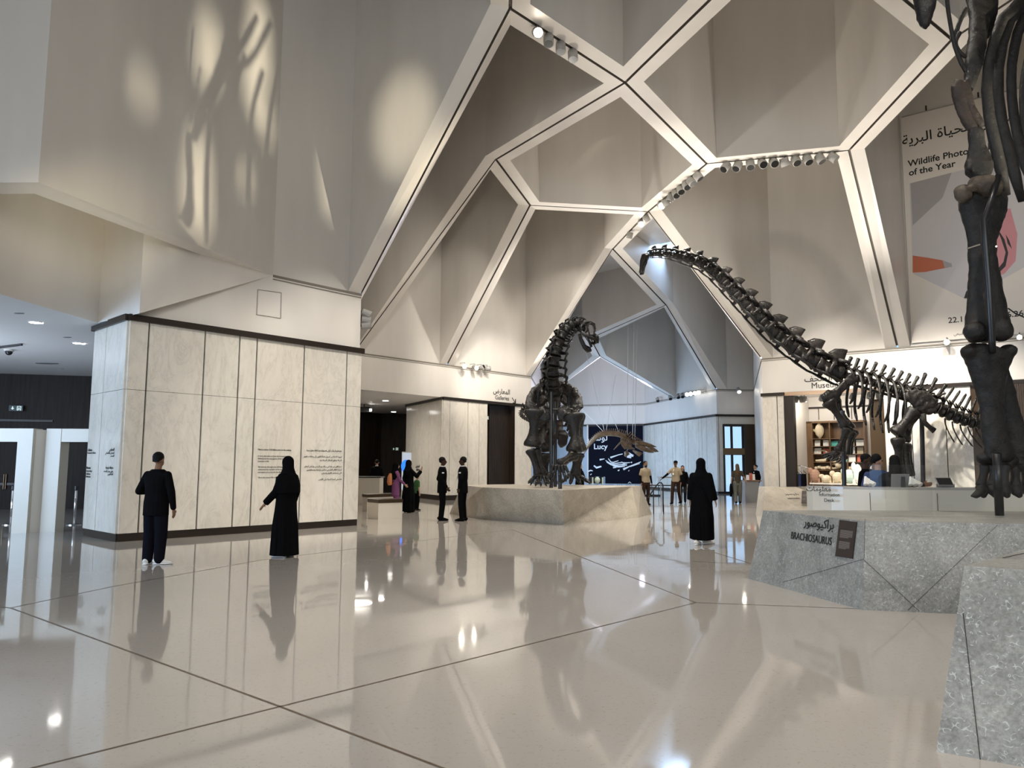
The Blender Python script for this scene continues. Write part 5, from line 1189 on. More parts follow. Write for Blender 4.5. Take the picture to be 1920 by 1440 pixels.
# left limb stands, right limb is lifted
limb_bone(ac(1004, 768, 22.3), ac(998, 838, 22.2), .34, .13, .26, .75).build('humerus', MT['bone'], cama, True)
limb_bone(ac(993, 842, 22.1), ac(1009, 890, 22.1), .14, .07, .12).build('radius', MT['bone'], cama, True); limb_bone(ac(1004, 841, 22.25), ac(1018, 890, 22.2), .16, .075, .12).build('ulna', MT['bone'], cama, True)
toes(cama, ac(1014, 893, 22.1), (0, -.35, -.9), 5, .36, .30, .05)
limb_bone(ac(1074, 776, 22.2), ac(1076, 848, 21.9), .32, .12, .24, .75, bow=-.05).build('humerus', MT['bone'], cama, True)
limb_bone(ac(1076, 850, 21.9), ac(1048, 869, 21.3), .14, .07, .12).build('radius', MT['bone'], cama, True); limb_bone(ac(1079, 854, 22.0), ac(1052, 873, 21.4), .15, .07, .12).build('ulna', MT['bone'], cama, True)
toes(cama, ac(1048, 872, 21.3), (.05, -.1, -1), 5, .32, .46, .055)
for sd, x0, x1 in ((-1, 1021, 1017), (1, 1083, 1077)):
    yb = 25.0
    limb_bone(ac(x0, 775, 25.4), ac(x0 + sd * 1, 846, yb), .26, .17, .28, .8).build('femur', MT['bone'], cama, True); limb_bone(ac(x0, 850, yb), ac(x1, 893, yb + .1), .24, .12, .19, .8).build('tibia', MT['bone'], cama, True)
    limb_bone(ac(x0 + 8, 850, yb), ac(x1 + 6, 893, yb + .1), .09, .05, .09).build('fibula', MT['bone'], cama, True); toes(cama, V((ac(x1, 893, yb).x, yb, H2 + .28)), (0, -.8, -.4), 4, .5, .5, .075)
    MB().loft([ac(1040 + sd * 8, 790, 25.2), ac(1040 + sd * 9, 806, 24.8), ac(1040 + sd * 6, 822, 24.6)], [(.14, .06), (.11, .05), (.18, .06)], 10).build('pubis', MT['bone_red'], cama, True)
# boxy skull with round openings and open jaw
sk = MB(); q = lambda px, py, y=22.25: ac(px, py, y)
for dy in (-.13, .13):
    y = 22.25 + dy
    for ring, r in (([(1092, 609), (1097, 607), (1101, 612), (1101, 620), (1096, 625), (1091, 621), (1090, 613), (1092, 609)], .035), ([(1102, 608), (1108, 606), (1113, 610), (1115, 620), (1113, 628), (1106, 628), (1103, 619), (1102, 608)], .03)):
        sk.loft([q(a_, b_, y) for a_, b_ in ring], [r] * len(ring), 7)
    sk.loft([q(1090, 622, y), q(1100, 630, y), q(1109, 633, y), q(1117, 637, 22.25 + dy * .5), q(1116, 643, 22.25)], [.05, .06, .055, .06, .05], 8)
    sk.loft([q(1086, 626, y), q(1090, 638, y), q(1096, 651, y), q(1102, 658, 22.25 + dy * .4), q(1108, 657, 22.25)], [.045, .06, .06, .055, .04], 8)
    sk.loft([q(1098, 630, y), q(1105, 640, y), q(1109, 650, 22.25 + dy * .5)], [.04, .04, .04], 7)
sk.loft([q(1089, 611), q(1097, 605), q(1106, 605), q(1113, 608), q(1115, 618)], [(.12, .06), (.17, .05), (.14, .05), (.10, .05), (.05, .04)], 9, up=(0, 0, 1))
sk.loft([q(1112, 626), q(1118, 633), q(1118, 641), q(1113, 642)], [.06, .09, .09, .04], 9); sk.ball(q(1091, 616), (.12, .14, .13)); sk.ball(q(1103, 656), (.10, .10, .07))
for k in range(5): sk.rod(q(1106 + 2.3 * k, 641), q(1105.5 + 2.3 * k, 646), .022, 5); sk.rod(q(1098 + 2 * k, 652 + k), q(1099 + 2 * k, 647 + k), .02, 5)
sk.build('skull', MT['bone'], cama, True)
for px, y0, y in ((1033.5, 735, 22.2), (1041, 745, 23.4), (1050, 870, 21.35)):
    MB().rod(ac(px, y0, y), V((ac(px, 905, y).x, y, H2)), .055, 10).build('support_post', MT['steel_black'], cama)
MB().rod(ac(1005, 768, 22.35), ac(1074, 768, 22.35), .04, 8).build('support_rail', MT['steel_black'], cama)

# --- huge near skeleton at the right edge: one fore limb, chest ribs, shoulder
YR = 10.0; k3 = YR / FPX
def ar_(px, py, y=YR): return at(px, py, y)
brac = thing('dinosaur_skeleton', 'huge dark fore limb and ribs of a dinosaur skeleton at right edge', 'dinosaur skeleton', (ar_(1874, 962).x, 10.0, H1))
def silh(rows, dy=.7, y=YR, n=16):
    """bone body from rows (py, centre px, half width px) seen from the hall"""
    return MB().loft([ar_(c, py, y) for py, c, hw in rows], [(hw * k3, hw * k3 * dy) for py, c, hw in rows], n, up=(0, -1, 0))
def nb(mb, name, vox=.026, rough=.014, mt='bone_near', rs=.17): return mb.build(name, MT[mt], brac, True, remesh=vox, relax=3, rough=rough, rs=rs)
hu = silh([(352, 1846, 30), (358, 1845, 42), (372, 1843, 47), (395, 1843, 45), (420, 1842, 37), (450, 1841, 28), (480, 1842, 27), (520, 1846, 31), (560, 1849, 36), (590, 1851, 40), (620, 1853, 44), (634, 1854, 43), (640, 1855, 34)], .55)
hu.ball(ar_(1850, 352, 9.85), (.17, .15, .15)).ball(ar_(1806, 362, 9.9), (.12, .12, .12)).ball(ar_(1828, 622, 9.85), (.15, .13, .13)).ball(ar_(1878, 620, 9.9), (.15, .14, .15))
nb(hu, 'humerus')
nb(MB().ball(ar_(1852, 349, 9.80), (.20, .13, .15)).ball(ar_(1832, 346, 9.82), (.12, .10, .11)).ball(ar_(1805, 364, 9.82), (.125, .11, .125)), 'humerus_head', .026, .03, 'bone_brown')
ra = silh([(652, 1854, 40), (658, 1853, 48), (668, 1853, 47), (690, 1853, 39), (715, 1855, 31), (745, 1858, 25), (780, 1861, 22), (815, 1865, 24), (840, 1871, 27), (858, 1874, 28), (866, 1874, 20)], .6)
ra.ball(ar_(1816, 660, 9.95), (.10, .12, .09)).ball(ar_(1890, 658, 9.95), (.11, .12, .09)); nb(ra, 'radius')
nb(silh([(690, 1878, 12), (720, 1886, 15), (760, 1893, 17), (800, 1902, 20), (840, 1912, 24), (862, 1916, 24), (868, 1916, 15)], .7, 10.2), 'ulna')
for px, py, r in ((1850, 858, .12), (1872, 866, .11), (1893, 868, .12), (1916, 872, .13)): nb(MB().ball(ar_(px, py, 10.05), (r, r * .9, r * .75)), 'carpal', .025, .03)
for k, px in enumerate((1848, 1866, 1884, 1903, 1922)):
    b0 = ar_(px, 872, 10.0 + .08 * abs(k - 2)); b1 = ar_(px - 2 + 3 * (k - 2), 912, 9.95 + .1 * abs(k - 2))
    limb_bone(b0, b1, .075, .052, .075, .9).build('metacarpal', MT['bone_near'], brac, True)
    MB().loft([b1, b1 + V((0, -.03, -.08)), b1 + V((.01 * (k - 2), -.07, -.13))], [(.078, .07), (.07, .06), (.03, .03)], 10).build('toe', MT['bone_near'], brac, True)
b1 = ar_(1846, 915); MB().loft([b1, ar_(1838, 923, 9.9), ar_(1829, 929, 9.86), ar_(1821, 930, 9.84)], [(.05, .05), (.06, .05), (.045, .04), (.01, .01)], 10).build('claw', MT['bone_near'], brac, True)
# shoulder: coracoid, blade, breast plate
co = silh([(240, 1830, 15), (252, 1830, 17), (272, 1832, 18), (292, 1835, 23), (310, 1835, 28), (326, 1836, 26), (338, 1838, 14)], .5, 10.0); co.ball(ar_(1818, 316, 9.9), (.05, .05, .04)); nb(co, 'coracoid')
sc_ = MB().loft([ar_(1838, -60, 10.6), ar_(1838, 0, 10.5), ar_(1836, 35, 10.35), ar_(1832, 80, 10.2), ar_(1826, 120, 10.1), ar_(1816, 168, 10.05)], [(.30, .09), (.26, .10), (.16, .09), (.14, .09), (.13, .08), (.07, .06)], 14, up=(.2, -1, 0)); nb(sc_, 'scapula')
nb(silh([(-40, 1845, 34), (0, 1846, 30), (20, 1850, 26), (45, 1850, 19), (70, 1842, 14)], .4, 10.7), 'scapula_blade')
for pts, r in ((((1800, 150), (1796, 172), (1803, 200), (1814, 226), (1828, 248)), .10), (((1812, 150), (1812, 180), (1824, 212), (1842, 240)), .085)):
    nb(MB().loft(resample([ar_(*p) for p in pts], [1] * 8), [(r * q, r * .5 * q) for q in (.7, .95, 1, 1, 1, .95, .95, .9, .6)], 12, up=(0, -1, 0)), 'sternal_plate', .025, .012, 'bone_red')
def rr_(pts, r, y, mt='bone_near', flat=.6): rib_bone(brac, [ar_(p[0], p[1], p[2] if len(p) > 2 else y) for p in pts], r, mt, flat, 12)
rr_(((1778, -60), (1776, 0), (1782, 45), (1790, 85), (1800, 112), (1810, 135)), .032, 10.0, 'bone_near', .7)
rr_(((1800, 60), (1792, 80), (1800, 98), (1812, 108)), .03, 10.0, 'bone_near', .7); rr_(((1812, 15), (1800, 40), (1790, 70)), .035, 10.1)
rr_(((1960, -90, 10.8), (1915, 0, 10.5), (1878, 38), (1862, 85), (1851, 140), (1852, 200), (1866, 270), (1888, 366)), .085, 10.2)
rr_(((1985, -80, 11), (1932, 0, 10.8), (1895, 35), (1880, 80), (1871, 140), (1875, 210), (1892, 285), (1916, 378)), .085, 10.4)
rr_(((1960, -10), (1918, 38), (1903, 85), (1896, 140), (1900, 210), (1914, 280), (1932, 340)), .08, 10.6)
rr_(((1990, 20), (1945, 70), (1925, 130), (1920, 200), (1930, 270), (1948, 330)), .08, 10.9)
rr_(((2010, -20), (1975, 60), (1955, 130), (1950, 210), (1960, 300)), .08, 11.2)
spine(brac, 'dorsal', [ar_(1850, -150, 10.6), ar_(1930, -170, 11.2), ar_(2050, -180, 12)], 4, .55, .55, .9, 'bone_near')
# support rod along the limb
MB().loft([ar_(1872, 330, 9.72), ar_(1858, 375, 9.62), ar_(1844, 412, 9.6), ar_(1847, 450, 9.62), ar_(1854, 540, 9.62), ar_(1860, 640, 9.7), ar_(1861, 662, 9.75)], [.042] * 7, 10).build('support_rod', MT['steel_black'], brac, True)
MB().rod(ar_(1869, 850, 9.72), V((ar_(1874, 962, 9.9).x, 9.9, H1)), .052, 12).build('support_post', MT['steel_black'], brac, True)
for (a, b) in (((1813, 466), (1838, 458)), ((1866, 464), (1868, 462))): MB().rod(ar_(*a, 9.75), ar_(*b, 9.65), .012, 6).build('clamp_band', MT['chrome'], brac)
# pointed bone hanging at the top edge
nb(MB().loft([ar_(1730, -70, 9.6), ar_(1734, -20, 9.6), ar_(1735, 10, 9.6), ar_(1734, 32, 9.6), ar_(1735, 48, 9.6), ar_(1736, 57, 9.6)], [(.16, .12), (.16, .12), (.14, .11), (.11, .09), (.06, .06), (.012, .012)], 14, up=(0, -1, 0)), 'jaw_tip', .025, .015, 'bone')
MB().loft([ar_(1890, 578, 11), ar_(1904, 588, 11), ar_(1925, 597, 11)], [.01] * 3, 5).build('cable', MT['steel_black'], brac)

# --- tan marine reptile hanging before the far banner
YE = 45.0; k4 = YE / FPX
def ae(px, py, y=YE): return at(px, py, y)
elas = thing('hanging_skeleton', 'tan marine reptile skeleton hanging on wires before the navy banner', 'hanging skeleton', ae(1160, 815))
pth = [ae(*p) for p in ((1092, 855), (1098, 844), (1105, 833), (1114, 823), (1124, 816), (1134, 813), (1150, 813), (1162, 815), (1172, 819))]
MB().loft(resample(pth, [1] * 30), [(.03 + .17 * min(1, i / 14), .03 + .13 * min(1, i / 14)) for i in range(31)], 9, up=(0, 0, 1)).build('neck_core', MT['bone_tan'], elas, True)
spine(elas, 'caudal', pth[::-1], 30, 7 * k4, 1.6 * k4, .8, 'bone_tan'); spine(elas, 'dorsal', [ae(*p) for p in ((1172, 819), (1180, 825), (1188, 831), (1196, 835), (1204, 837))], 9, 7 * k4, 6 * k4, .9, 'bone_tan')
for k in range(7):
    x = 1167 + k * 3.0; y = 817 + k * 2.0
    for sd in (-1, 1): rib_bone(elas, [ae(x, y), ae(x - 2, y + 6, YE + sd * .6), ae(x - 1, y + 16 - k, YE + sd * .75), ae(x + 5, y + 25 - 2 * k, YE + sd * .4)], .045, 'bone_tan')
for c, d, n, L in (((1166, 827), (-12, 13), 6, 1.0), ((1188, 845), (14, 8), 6, 1.0)):
    for k in range(n):
        a = ae(*c, YE - .5); b = ae(c[0] + d[0] + (k - 2.5) * 1.3, c[1] + d[1] + (k - 2.5) * -1.2, YE - 1.0); MB().loft([a, a.lerp(b, .5), b], [(.09, .05), (.06, .035), (.02, .02)], 6).build('flipper_bone', MT['bone_tan'], elas, True)
for a, b, y in (((1190, 829), (1231, 838), -.3), ((1194, 834), (1214, 833), .4), ((1192, 836), (1226, 849), -.5), ((1214, 839), (1235, 847), .5)):
    p, q = ae(*a, YE + y), ae(*b, YE + y); MB().loft([p, p.lerp(q, .35), p.lerp(q, .75), q], [(.09, .14), (.15, .17), (.10, .12), (.01, .01)], 8, up=(0, -1, 0)).build('flipper', MT['bone_tan'], elas, True)
MB().loft([ae(1173, 846), ae(1176, 851), ae(1172, 856)], [.10, .16, .05], 8).build('pelvis', MT['bone_tan'], elas, True)
for a, b in (((1099, 660), (1134, 812)), ((1154, 704), (1136, 811)), ((1090, 766), (1134, 812)), ((1145, 774), (1161, 812)), ((1179, 470), (1176, 818)), ((1189, 605), (1186, 829)), ((1195, 609), (1190, 832)), ((1175, 845), (1178, 842))):
    p, q = ae(*a), ae(*b); p = q + (p - q) * ((12.8 - q.z) / (p.z - q.z)) if p.z > q.z + 8 else p; MB().rod(p, q, .016, 4).build('suspension_wire', MT['white'], elas)
# ------------------------------------------------------------------ people (local frame: x right, y ahead, z up; drawn for 1.75 m)
def hand(m, wr, d, side, r=.0085, curl=.4, palm_in=None):
    """palm, four fingers and a thumb from wrist wr along d; side: unit towards the thumb"""
    wr = V(wr); d = V(d).normalized(); th = (V(side) - d * V(side).dot(d)).normalized(); nrm = d.cross(th)
    if palm_in is not None and nrm.dot(V(palm_in)) < 0: nrm = -nrm
    m.loft([wr, wr + d * .03, wr + d * .065, wr + d * .09], [(.024, .018), (.034, .018), (.040, .016), (.036, .012)], 10, up=nrm)
    for k, L in enumerate((.068, .078, .072, .056)):
        b = wr + d * (.085 - .004 * abs(k - 1)) + th * (.029 - .0195 * k); d1 = (d + nrm * curl * .5 + th * (.06 - .04 * k)).normalized(); d2 = (d + nrm * curl * 1.6).normalized()
        m.caps([(*b, r), (*(b + d1 * L * .45), r * .96), (*(b + d1 * L * .45 + d2 * L * .55), r * .8)], 6)
    b = wr + d * .03 + th * .032; m.caps([(*b, r * 1.25), (*(b + (d * .6 + th * .7).normalized() * .034), r * 1.1), (*(b + (d * .6 + th * .7).normalized() * .034 + (d + th * .15 + nrm * .4).normalized() * .03), r * .9)], 6)
JD = dict(hl=(-.095, 0, .92), kl=(-.10, .02, .50), al=(-.105, -.02, .085), hr=(.095, 0, .92), kr=(.10, .02, .50), ar=(.105, -.02, .085),
          sl=(-.165, -.01, 1.405), el=(-.235, -.03, 1.14), wl=(-.235, .05, .89), sr=(.165, -.01, 1.405), er=(.235, -.03, 1.14), wr=(.235, .05, .89))
def person(lab, pos, H, rz, wear, P={}, skin='skin', bulk=1.0, vox=.011, yaw=0, toe=(0, 0), hands=({}, {}), eyes=True, lean=0):
    s = H / 1.75; J = {k: V(P.get(k, v)) for k, v in JD.items()}
    root = thing('person', lab, 'person', (pos[0], pos[1], pos[2] if len(pos) > 2 else 0), rz); root.scale = (s, s, s)
    hz = 1.635; HY = M.Rotation(yaw, 3, 'Z')
    def hp(x, y, z): q = HY @ V((x, y, 0)); return V((q.x, .015 + q.y, hz + z))
    def part(mb, name, mt, **kw):
        kw.setdefault('remesh', vox); kw.setdefault('relax', 2)
        if kw['remesh'] == 0: kw.pop('relax')
        me = mb.mesh(name, MT[mt], True, **kw); return local(name, me, root)
    # body
    b = MB()
    b.loft([(0, 0, .86), (0, 0, .95), (0, 0, 1.08), (0, .0, 1.25), (0, -.005, 1.36), (0, -.01, 1.43), (0, -.005, 1.48)], [(.13, .09), (.155 * bulk, .10 * bulk), (.13 * bulk, .09 * bulk), (.150 * bulk, .10 * bulk), (.16, .095), (.13, .07), (.058, .056)], 16, up=(0, 1, 0))
    b.loft([(0, -.01, 1.43), (0, 0, 1.50), hp(0, 0, -.07)], [.056, .052, .052], 12)
    for q in 'lr':
        b.caps([(*J['h' + q], .085), (*J['k' + q], .055), (*J['a' + q], .038)], 12); b.caps([(*J['s' + q], .050), (*J['e' + q], .040), (*J['w' + q], .026)], 10)
        f = M.Rotation(toe[0 if q == 'l' else 1], 3, 'Z') @ V((0, 1, 0)); a = J['a' + q]; b.loft([a - f * .05 + Z * -.03, a + f * .04 - Z * .035, a + f * .12 - Z * .055, a + f * .17 - Z * .062], [(.032, .035), (.036, .032), (.038, .022), (.02, .012)], 10, up=Z)
        hk = hands[0 if q == 'l' else 1]; d = J['w' + q] - J['e' + q]
        hand(b, J['w' + q] + d.normalized() * .005, hk.get('d', d), hk.get('th', (0, 1, 0)), max(.0085, vox * .8), hk.get('curl', .45), hk.get('palm', (1 if q == 'l' else -1, 0, 0)))
    b.ball(hp(0, -.012, .03), (.076, .095, .092), 16, 10).ball(hp(0, .028, -.045), (.056, .060, .062), 12, 8)
    b.loft([hp(0, .082, .02), hp(0, .100, -.008), hp(0, .104, -.022), hp(0, .085, -.03)], [.010, .013, .015, .010], 8)
    b.loft([hp(-.022, .082, -.052), hp(0, .090, -.052), hp(.022, .082, -.052)], [.006, .009, .006], 6)
    for e in (-1, 1): b.ball(hp(e * .077, -.008, -.005), (.012, .02, .032), 8, 6)
    part(b, 'body', skin, remesh=min(vox, .010), relax=1)
    if eyes:
        for e in (-1, 1): part(MB().ball(hp(e * .030, .078, .012), (.012, .009, .008), 8, 6), 'eye', 'hair', remesh=0)
    for w in wear:
        k, mt = w[0], w[1]; a = w[2] if len(w) > 2 else None
        if k in ('jacket', 'tshirt', 'top'):
            hem = {'jacket': .76, 'tshirt': .90, 'top': .88}[k] if a is None else a; g = .016 if k == 'jacket' else .008; m = MB()
            R = [(.17, .12), (.168, .115), (.152, .105), (.166, .116), (.186, .112), (.172, .092), (.078, .070)]; zz = [hem, .97, 1.10, 1.25, 1.35, 1.425, 1.49]
            m.loft([(0, 0, z) for z in zz], [((r0 + g) * (bulk if z < 1.44 else 1), (r1 + g) * (bulk if z < 1.4 else 1)) for (r0, r1), z in zip(R, zz)], 18, up=(0, 1, 0))
            for q in 'lr':
                sh, el, wr_ = J['s' + q], J['e' + q], J['w' + q]
                if k == 'jacket': m.caps([(*sh, .064), (*el, .060), (*(el.lerp(wr_, .93)), .046)], 12)
                elif k == 'tshirt': m.caps([(*sh, .060), (*(sh.lerp(el, .72)), .062)], 12)
                else: m.caps([(*sh, .060), (*el, .050), (*(el.lerp(wr_, .85)), .042)], 12)
            part(m, {'jacket': 'jacket', 'tshirt': 'shirt', 'top': 'top'}[k], mt)
            if k == 'jacket' and a != 0: pass
        elif k == 'sleeve':
            for q in 'lr': part(MB().caps([(*(J['s' + q].lerp(J['e' + q], .66)), .052), (*J['e' + q], .048), (*(J['e' + q].lerp(J['w' + q], .97)), .036)], 12), 'sleeve', mt)
        elif k == 'trousers':
            m = MB().loft([(0, 0, .80), (0, 0, .88), (0, 0, 1.0), (0, 0, 1.04)], [(.15 * bulk, .105), (.172 * bulk, .122 * bulk), (.165 * bulk, .115 * bulk), (.155 * bulk, .11 * bulk)], 16, up=(0, 1, 0)); lw = a or 1.0
            for q in 'lr': m.caps([(*J['h' + q], .10 * min(lw, 1.12)), (*J['k' + q], .074 * lw), (*(J['a' + q] + Z * .0), .062 * lw)], 12)
            part(m, 'trousers', mt)
        elif k == 'stripe':
            for q, e in (('l', -1), ('r', 1)):
                o = V((e * .098, 0, 0)); part(MB().loft([J['h' + q] + o, J['k' + q] + V((e * .072, 0, 0)), J['a' + q] + V((e * .060, 0, .02))], [(.016, .006)] * 3, 8, up=(e, 0, 0)), 'trouser_stripe', mt, remesh=0)
        elif k == 'shoe':
            for q in 'lr':
                f = M.Rotation(toe[0 if q == 'l' else 1], 3, 'Z') @ V((0, 1, 0)); an = J['a' + q]
                m = MB().loft([an - f * .085 - Z * .045, an - f * .07 - Z * .035, an + f * .02 - Z * .032, an + f * .12 - Z * .05, an + f * .185 - Z * .060, an + f * .205 - Z * .066], [(.025, .03), (.042, .048), (.047, .050), (.050, .034), (.038, .022), (.012, .012)], 12, up=Z)
                part(m, 'shoe', mt, remesh=.007)
                if mt == 'shoe': part(MB().loft([an - f * .088 - Z * .074, an + f * .05 - Z * .074, an + f * .13 - Z * .074, an + f * .205 - Z * .074], [(.036, .010), (.048, .010), (.052, .010), (.02, .009)], 12, up=Z), 'sole', 'whiteprint', remesh=0)
        elif k == 'hair':
            m = MB().ball(hp(0, -.025, .048), (.084, .098, .088), 16, 10); st = a or 'short'
            m.loft([hp(0, -.075, .02), hp(0, -.085, -.03)], [(.07, .03), (.06, .025)], 10, up=(0, 1, 0))
            if st == 'long': m.loft([hp(0, -.07, .04), hp(0, -.105, -.08), hp(0, -.12, -.22), hp(0, -.115, -.36)], [(.08, .05), (.095, .05), (.10, .045), (.06, .03)], 12, up=(0, 1, 0))
            if st == 'bun': m.ball(hp(0, -.13, .05), .045)
            part(m, 'hair', mt)
        elif k == 'beard': part(MB().ball(hp(0, .045, -.075), (.054, .050, .040), 12, 8), 'beard', mt)
        elif k == 'cap': part(MB().ball(hp(0, -.02, .06), (.088, .102, .075), 14, 8).loft([hp(0, .06, .045), hp(0, .14, .035)], [(.07, .008), (.05, .006)], 8, up=Z), 'cap', mt)
        elif k == 'abaya':
            m = MB(); hem = a or .03; fl = w[3] if len(w) > 3 else 1.0; sw = w[4] if len(w) > 4 else 0.0
            m.loft([(0, sw * .14, hem), (0, sw * .08, .28), (0, sw * .02, .60), (0, 0, .92), (0, 0, 1.12), (0, 0, 1.30), (0, -.005, 1.40), (0, -.01, 1.46), (0, 0, 1.50)],
                   [(.27 * fl, .25 * fl), (.25 * fl, .225 * fl), (.235, .19), (.215, .165), (.205, .15), (.21, .145), (.205, .125), (.16, .095), (.08, .07)], 22, up=(0, 1, 0))
            for k2 in range(9):
                an = 2 * PI * k2 / 9 + .3; c_, s_ = math.cos(an), math.sin(an)
                m.loft([(c_ * .26 * fl, sw * .14 + s_ * .24 * fl, hem), (c_ * .235, sw * .03 + s_ * .19, .55), (c_ * .20, s_ * .15, .95)], [.030, .022, .010], 7)
            for q in 'lr': m.caps([(*J['s' + q], .068), (*J['e' + q], .070)], 12); m.loft([J['e' + q], J['e' + q].lerp(J['w' + q], .5), J['e' + q].lerp(J['w' + q], .93)], [.070, .066, .062], 12)
            part(m, 'abaya', mt)
        elif k == 'scarf':
            m = MB().ball(hp(0, -.028, .035), (.100, .108, .108), 16, 10)
            m.loft([hp(0, -.035, .02), hp(0, -.035, -.08), (0, -.035, 1.47), (0, -.03, 1.40), (0, -.03, 1.28), (0, -.04, 1.16)], [(.096, .10), (.098, .105), (.125, .115), (.20, .15), (.205, .155), (.16, .12)], 18, up=(0, 1, 0))
            m.loft([hp(0, .03, -.11), (0, .05, 1.46), (0, .06, 1.38)], [(.07, .05), (.10, .06), (.14, .07)], 12, up=(0, 1, 0))
            if a == 'drape': m.loft([(.02, -.10, 1.44), (.12, -.15, 1.25), (.17, -.15, 1.05), (.19, -.14, .86)], [(.12, .05), (.12, .05), (.10, .04), (.03, .02)], 10, up=(0, 1, 0))
            if a == 'cape': m.loft([(-.0, -.0, 1.42), (-.0, -.02, 1.25), (0, -.02, 1.12)], [(.22, .17), (.255, .20), (.26, .20)], 18, up=(0, 1, 0))
            part(m, 'headscarf', mt)
        elif k == 'collar': part(MB().loft([(0, .005, 1.47), (0, .012, 1.515)], [(.066, .064), (.060, .06)], 14, up=(0, 1, 0)), 'shirt_collar', mt, remesh=0); part(MB().loft([(0, .118, 1.30), (0, .112, 1.38), (0, .075, 1.47)], [(.02, .01), (.035, .012), (.03, .01)], 8, up=(0, 1, 0)), 'shirt_front', mt, remesh=0)
        elif k == 'badge': part(MB().box((a or .07, .150, 1.20), (.05, .006, .085)), 'badge', mt, remesh=0); part(MB().rod((a or .07, .146, 1.24), (.03, .12, 1.42), .005, 5), 'lanyard', mt, remesh=0)
        elif k == 'arm_patch': part(MB().box((a * .262, -.01, 1.32), (.006, .06, .035)), 'arm_patch', mt, remesh=0)
        elif k == 'backpack':
            m = MB().loft([(0, -.20, .98), (0, -.22, 1.08), (0, -.21, 1.25), (0, -.18, 1.38)], [(.13, .07), (.155, .09), (.15, .085), (.09, .05)], 14, up=(0, 1, 0)); o = part(m, 'backpack', mt)
            for e in (-1, 1): part(MB().loft([(e * .08, -.14, 1.38), (e * .10, .0, 1.47), (e * .11, .11, 1.36), (e * .12, .04, 1.12), (e * .12, -.14, 1.04)], [(.018, .006)] * 5, 8), 'strap', mt, remesh=0)
        elif k == 'bag': part(MB().loft([(a, .0, .30), (a, 0, .45), (a, 0, .72), (a, 0, .88)], [(.05, .12), (.07, .15), (.06, .13), (.03, .05)], 12, up=(0, 1, 0)), 'carried_jacket', mt)
        elif k == 'phone':
            c = J['w' + a] + V(w[3]); part(MB().box(c, (.075, .010, .15), M.Rotation(-.4, 3, 'X')), 'phone', mt, remesh=0)
    return root
def foot(px, py): p = onz(px, py); return (p.x, p.y)
R_ = math.radians
BLK = 'blackcloth'
person('man in black jacket and white sneakers standing with his back turned', foot(287, 1058), 1.72, R_(-12), [('jacket', BLK), ('trousers', 'navycloth', 1.3), ('shoe', 'shoe'), ('hair', 'hair')],
       dict(sl=(-.175, -.01, 1.40), el=(-.31, -.02, 1.14), wl=(-.12, .20, 1.13), sr=(.185, -.01, 1.40), er=(.275, -.02, 1.13), wr=(.29, .03, .87), al=(-.085, -.03, .085), ar=(.10, .0, .085), kl=(-.095, .01, .5)), 'skin_mid', 1.13, .009, toe=(R_(8), R_(-62)), eyes=False)
person('woman in long black abaya facing the wall text, hand held out', foot(533, 1044), 1.67, R_(68), [('abaya', BLK, .035, .92), ('scarf', BLK, 'cape'), ('shoe', 'shoe')],
       dict(el=(-.20, .07, 1.14), wl=(-.19, .31, .93), kl=(-.1, .02, .5)), 'skin', 1.0, .009, yaw=R_(-6), hands=({'d': (0, .75, -.75), 'th': (1, 0, 0), 'curl': .15, 'palm': (0, -.7, -.7)}, {}))
person('woman in black abaya and white sneakers walking away on right', foot(1317, 1021), 1.70, R_(-14), [('abaya', BLK, .11, .88, .25), ('scarf', BLK, 'drape'), ('shoe', 'shoe')],
       dict(er=(.215, -.03, 1.14), wr=(.275, .05, .90), el=(-.215, -.04, 1.14), wl=(-.235, .02, .90), al=(-.11, -.12, .085), ar=(.08, .16, .085), kr=(.10, .12, .5)), 'skin', 1.0, .010, toe=(R_(-20), R_(-55)), eyes=False)
person('suited man on the left of two talking, hands by his sides', foot(828, 976), 1.77, R_(-78), [('jacket', BLK), ('trousers', BLK), ('shoe', 'blackshoe'), ('hair', 'hair'), ('collar', 'shirt'), ('arm_patch', 'shirt', 1)],
       dict(el=(-.23, -.08, 1.15), er=(.23, -.06, 1.15), wr=(.22, .10, .93), wl=(-.22, .10, .93)), 'skin_dark')
person('suited man with lanyard badge on the right of two talking', foot(867, 977), 1.78, R_(72), [('jacket', BLK), ('trousers', BLK), ('shoe', 'blackshoe'), ('hair', 'hair'), ('collar', 'shirt'), ('badge', 'shirt', -.05), ('arm_patch', 'shirt', -1)],
       dict(el=(-.235, -.05, 1.15), wl=(-.2, .03, .90), er=(.22, .0, 1.15), wr=(.2, .12, .92)), 'skin_dark')
person('woman in purple top with orange backpack beside the bench', foot(741, 963), 1.62, R_(-70), [('top', 'pink', .62), ('trousers', 'pink'), ('shoe', 'blackshoe'), ('scarf', BLK), ('backpack', 'orange')], dict(er=(.2, .10, 1.16), wr=(.18, .28, 1.0)), 'skin', 1.08)
person('woman in black abaya raising a hand beside the child', foot(765, 961), 1.70, R_(-50), [('abaya', BLK, .04, .85), ('scarf', BLK), ('shoe', 'blackshoe')], dict(er=(.25, .16, 1.22), wr=(.24, .34, 1.40)), 'skin', hands=({}, {'d': (0, .3, 1), 'th': (-1, 0, 0), 'curl': .2}))
ch_J = dict(sl=(-.155, -.01, 1.40), sr=(.155, -.01, 1.40), el=(-.19, -.02, 1.10), wl=(-.19, .03, .84), er=(.19, -.02, 1.10), wr=(.19, .03, .84))
person('child in green shirt standing beside the black abaya', foot(781, 957), 1.22, R_(-50), [('tshirt', 'green', .84), ('trousers', BLK), ('shoe', 'greycloth'), ('hair', 'hair')], ch_J, 'skin')
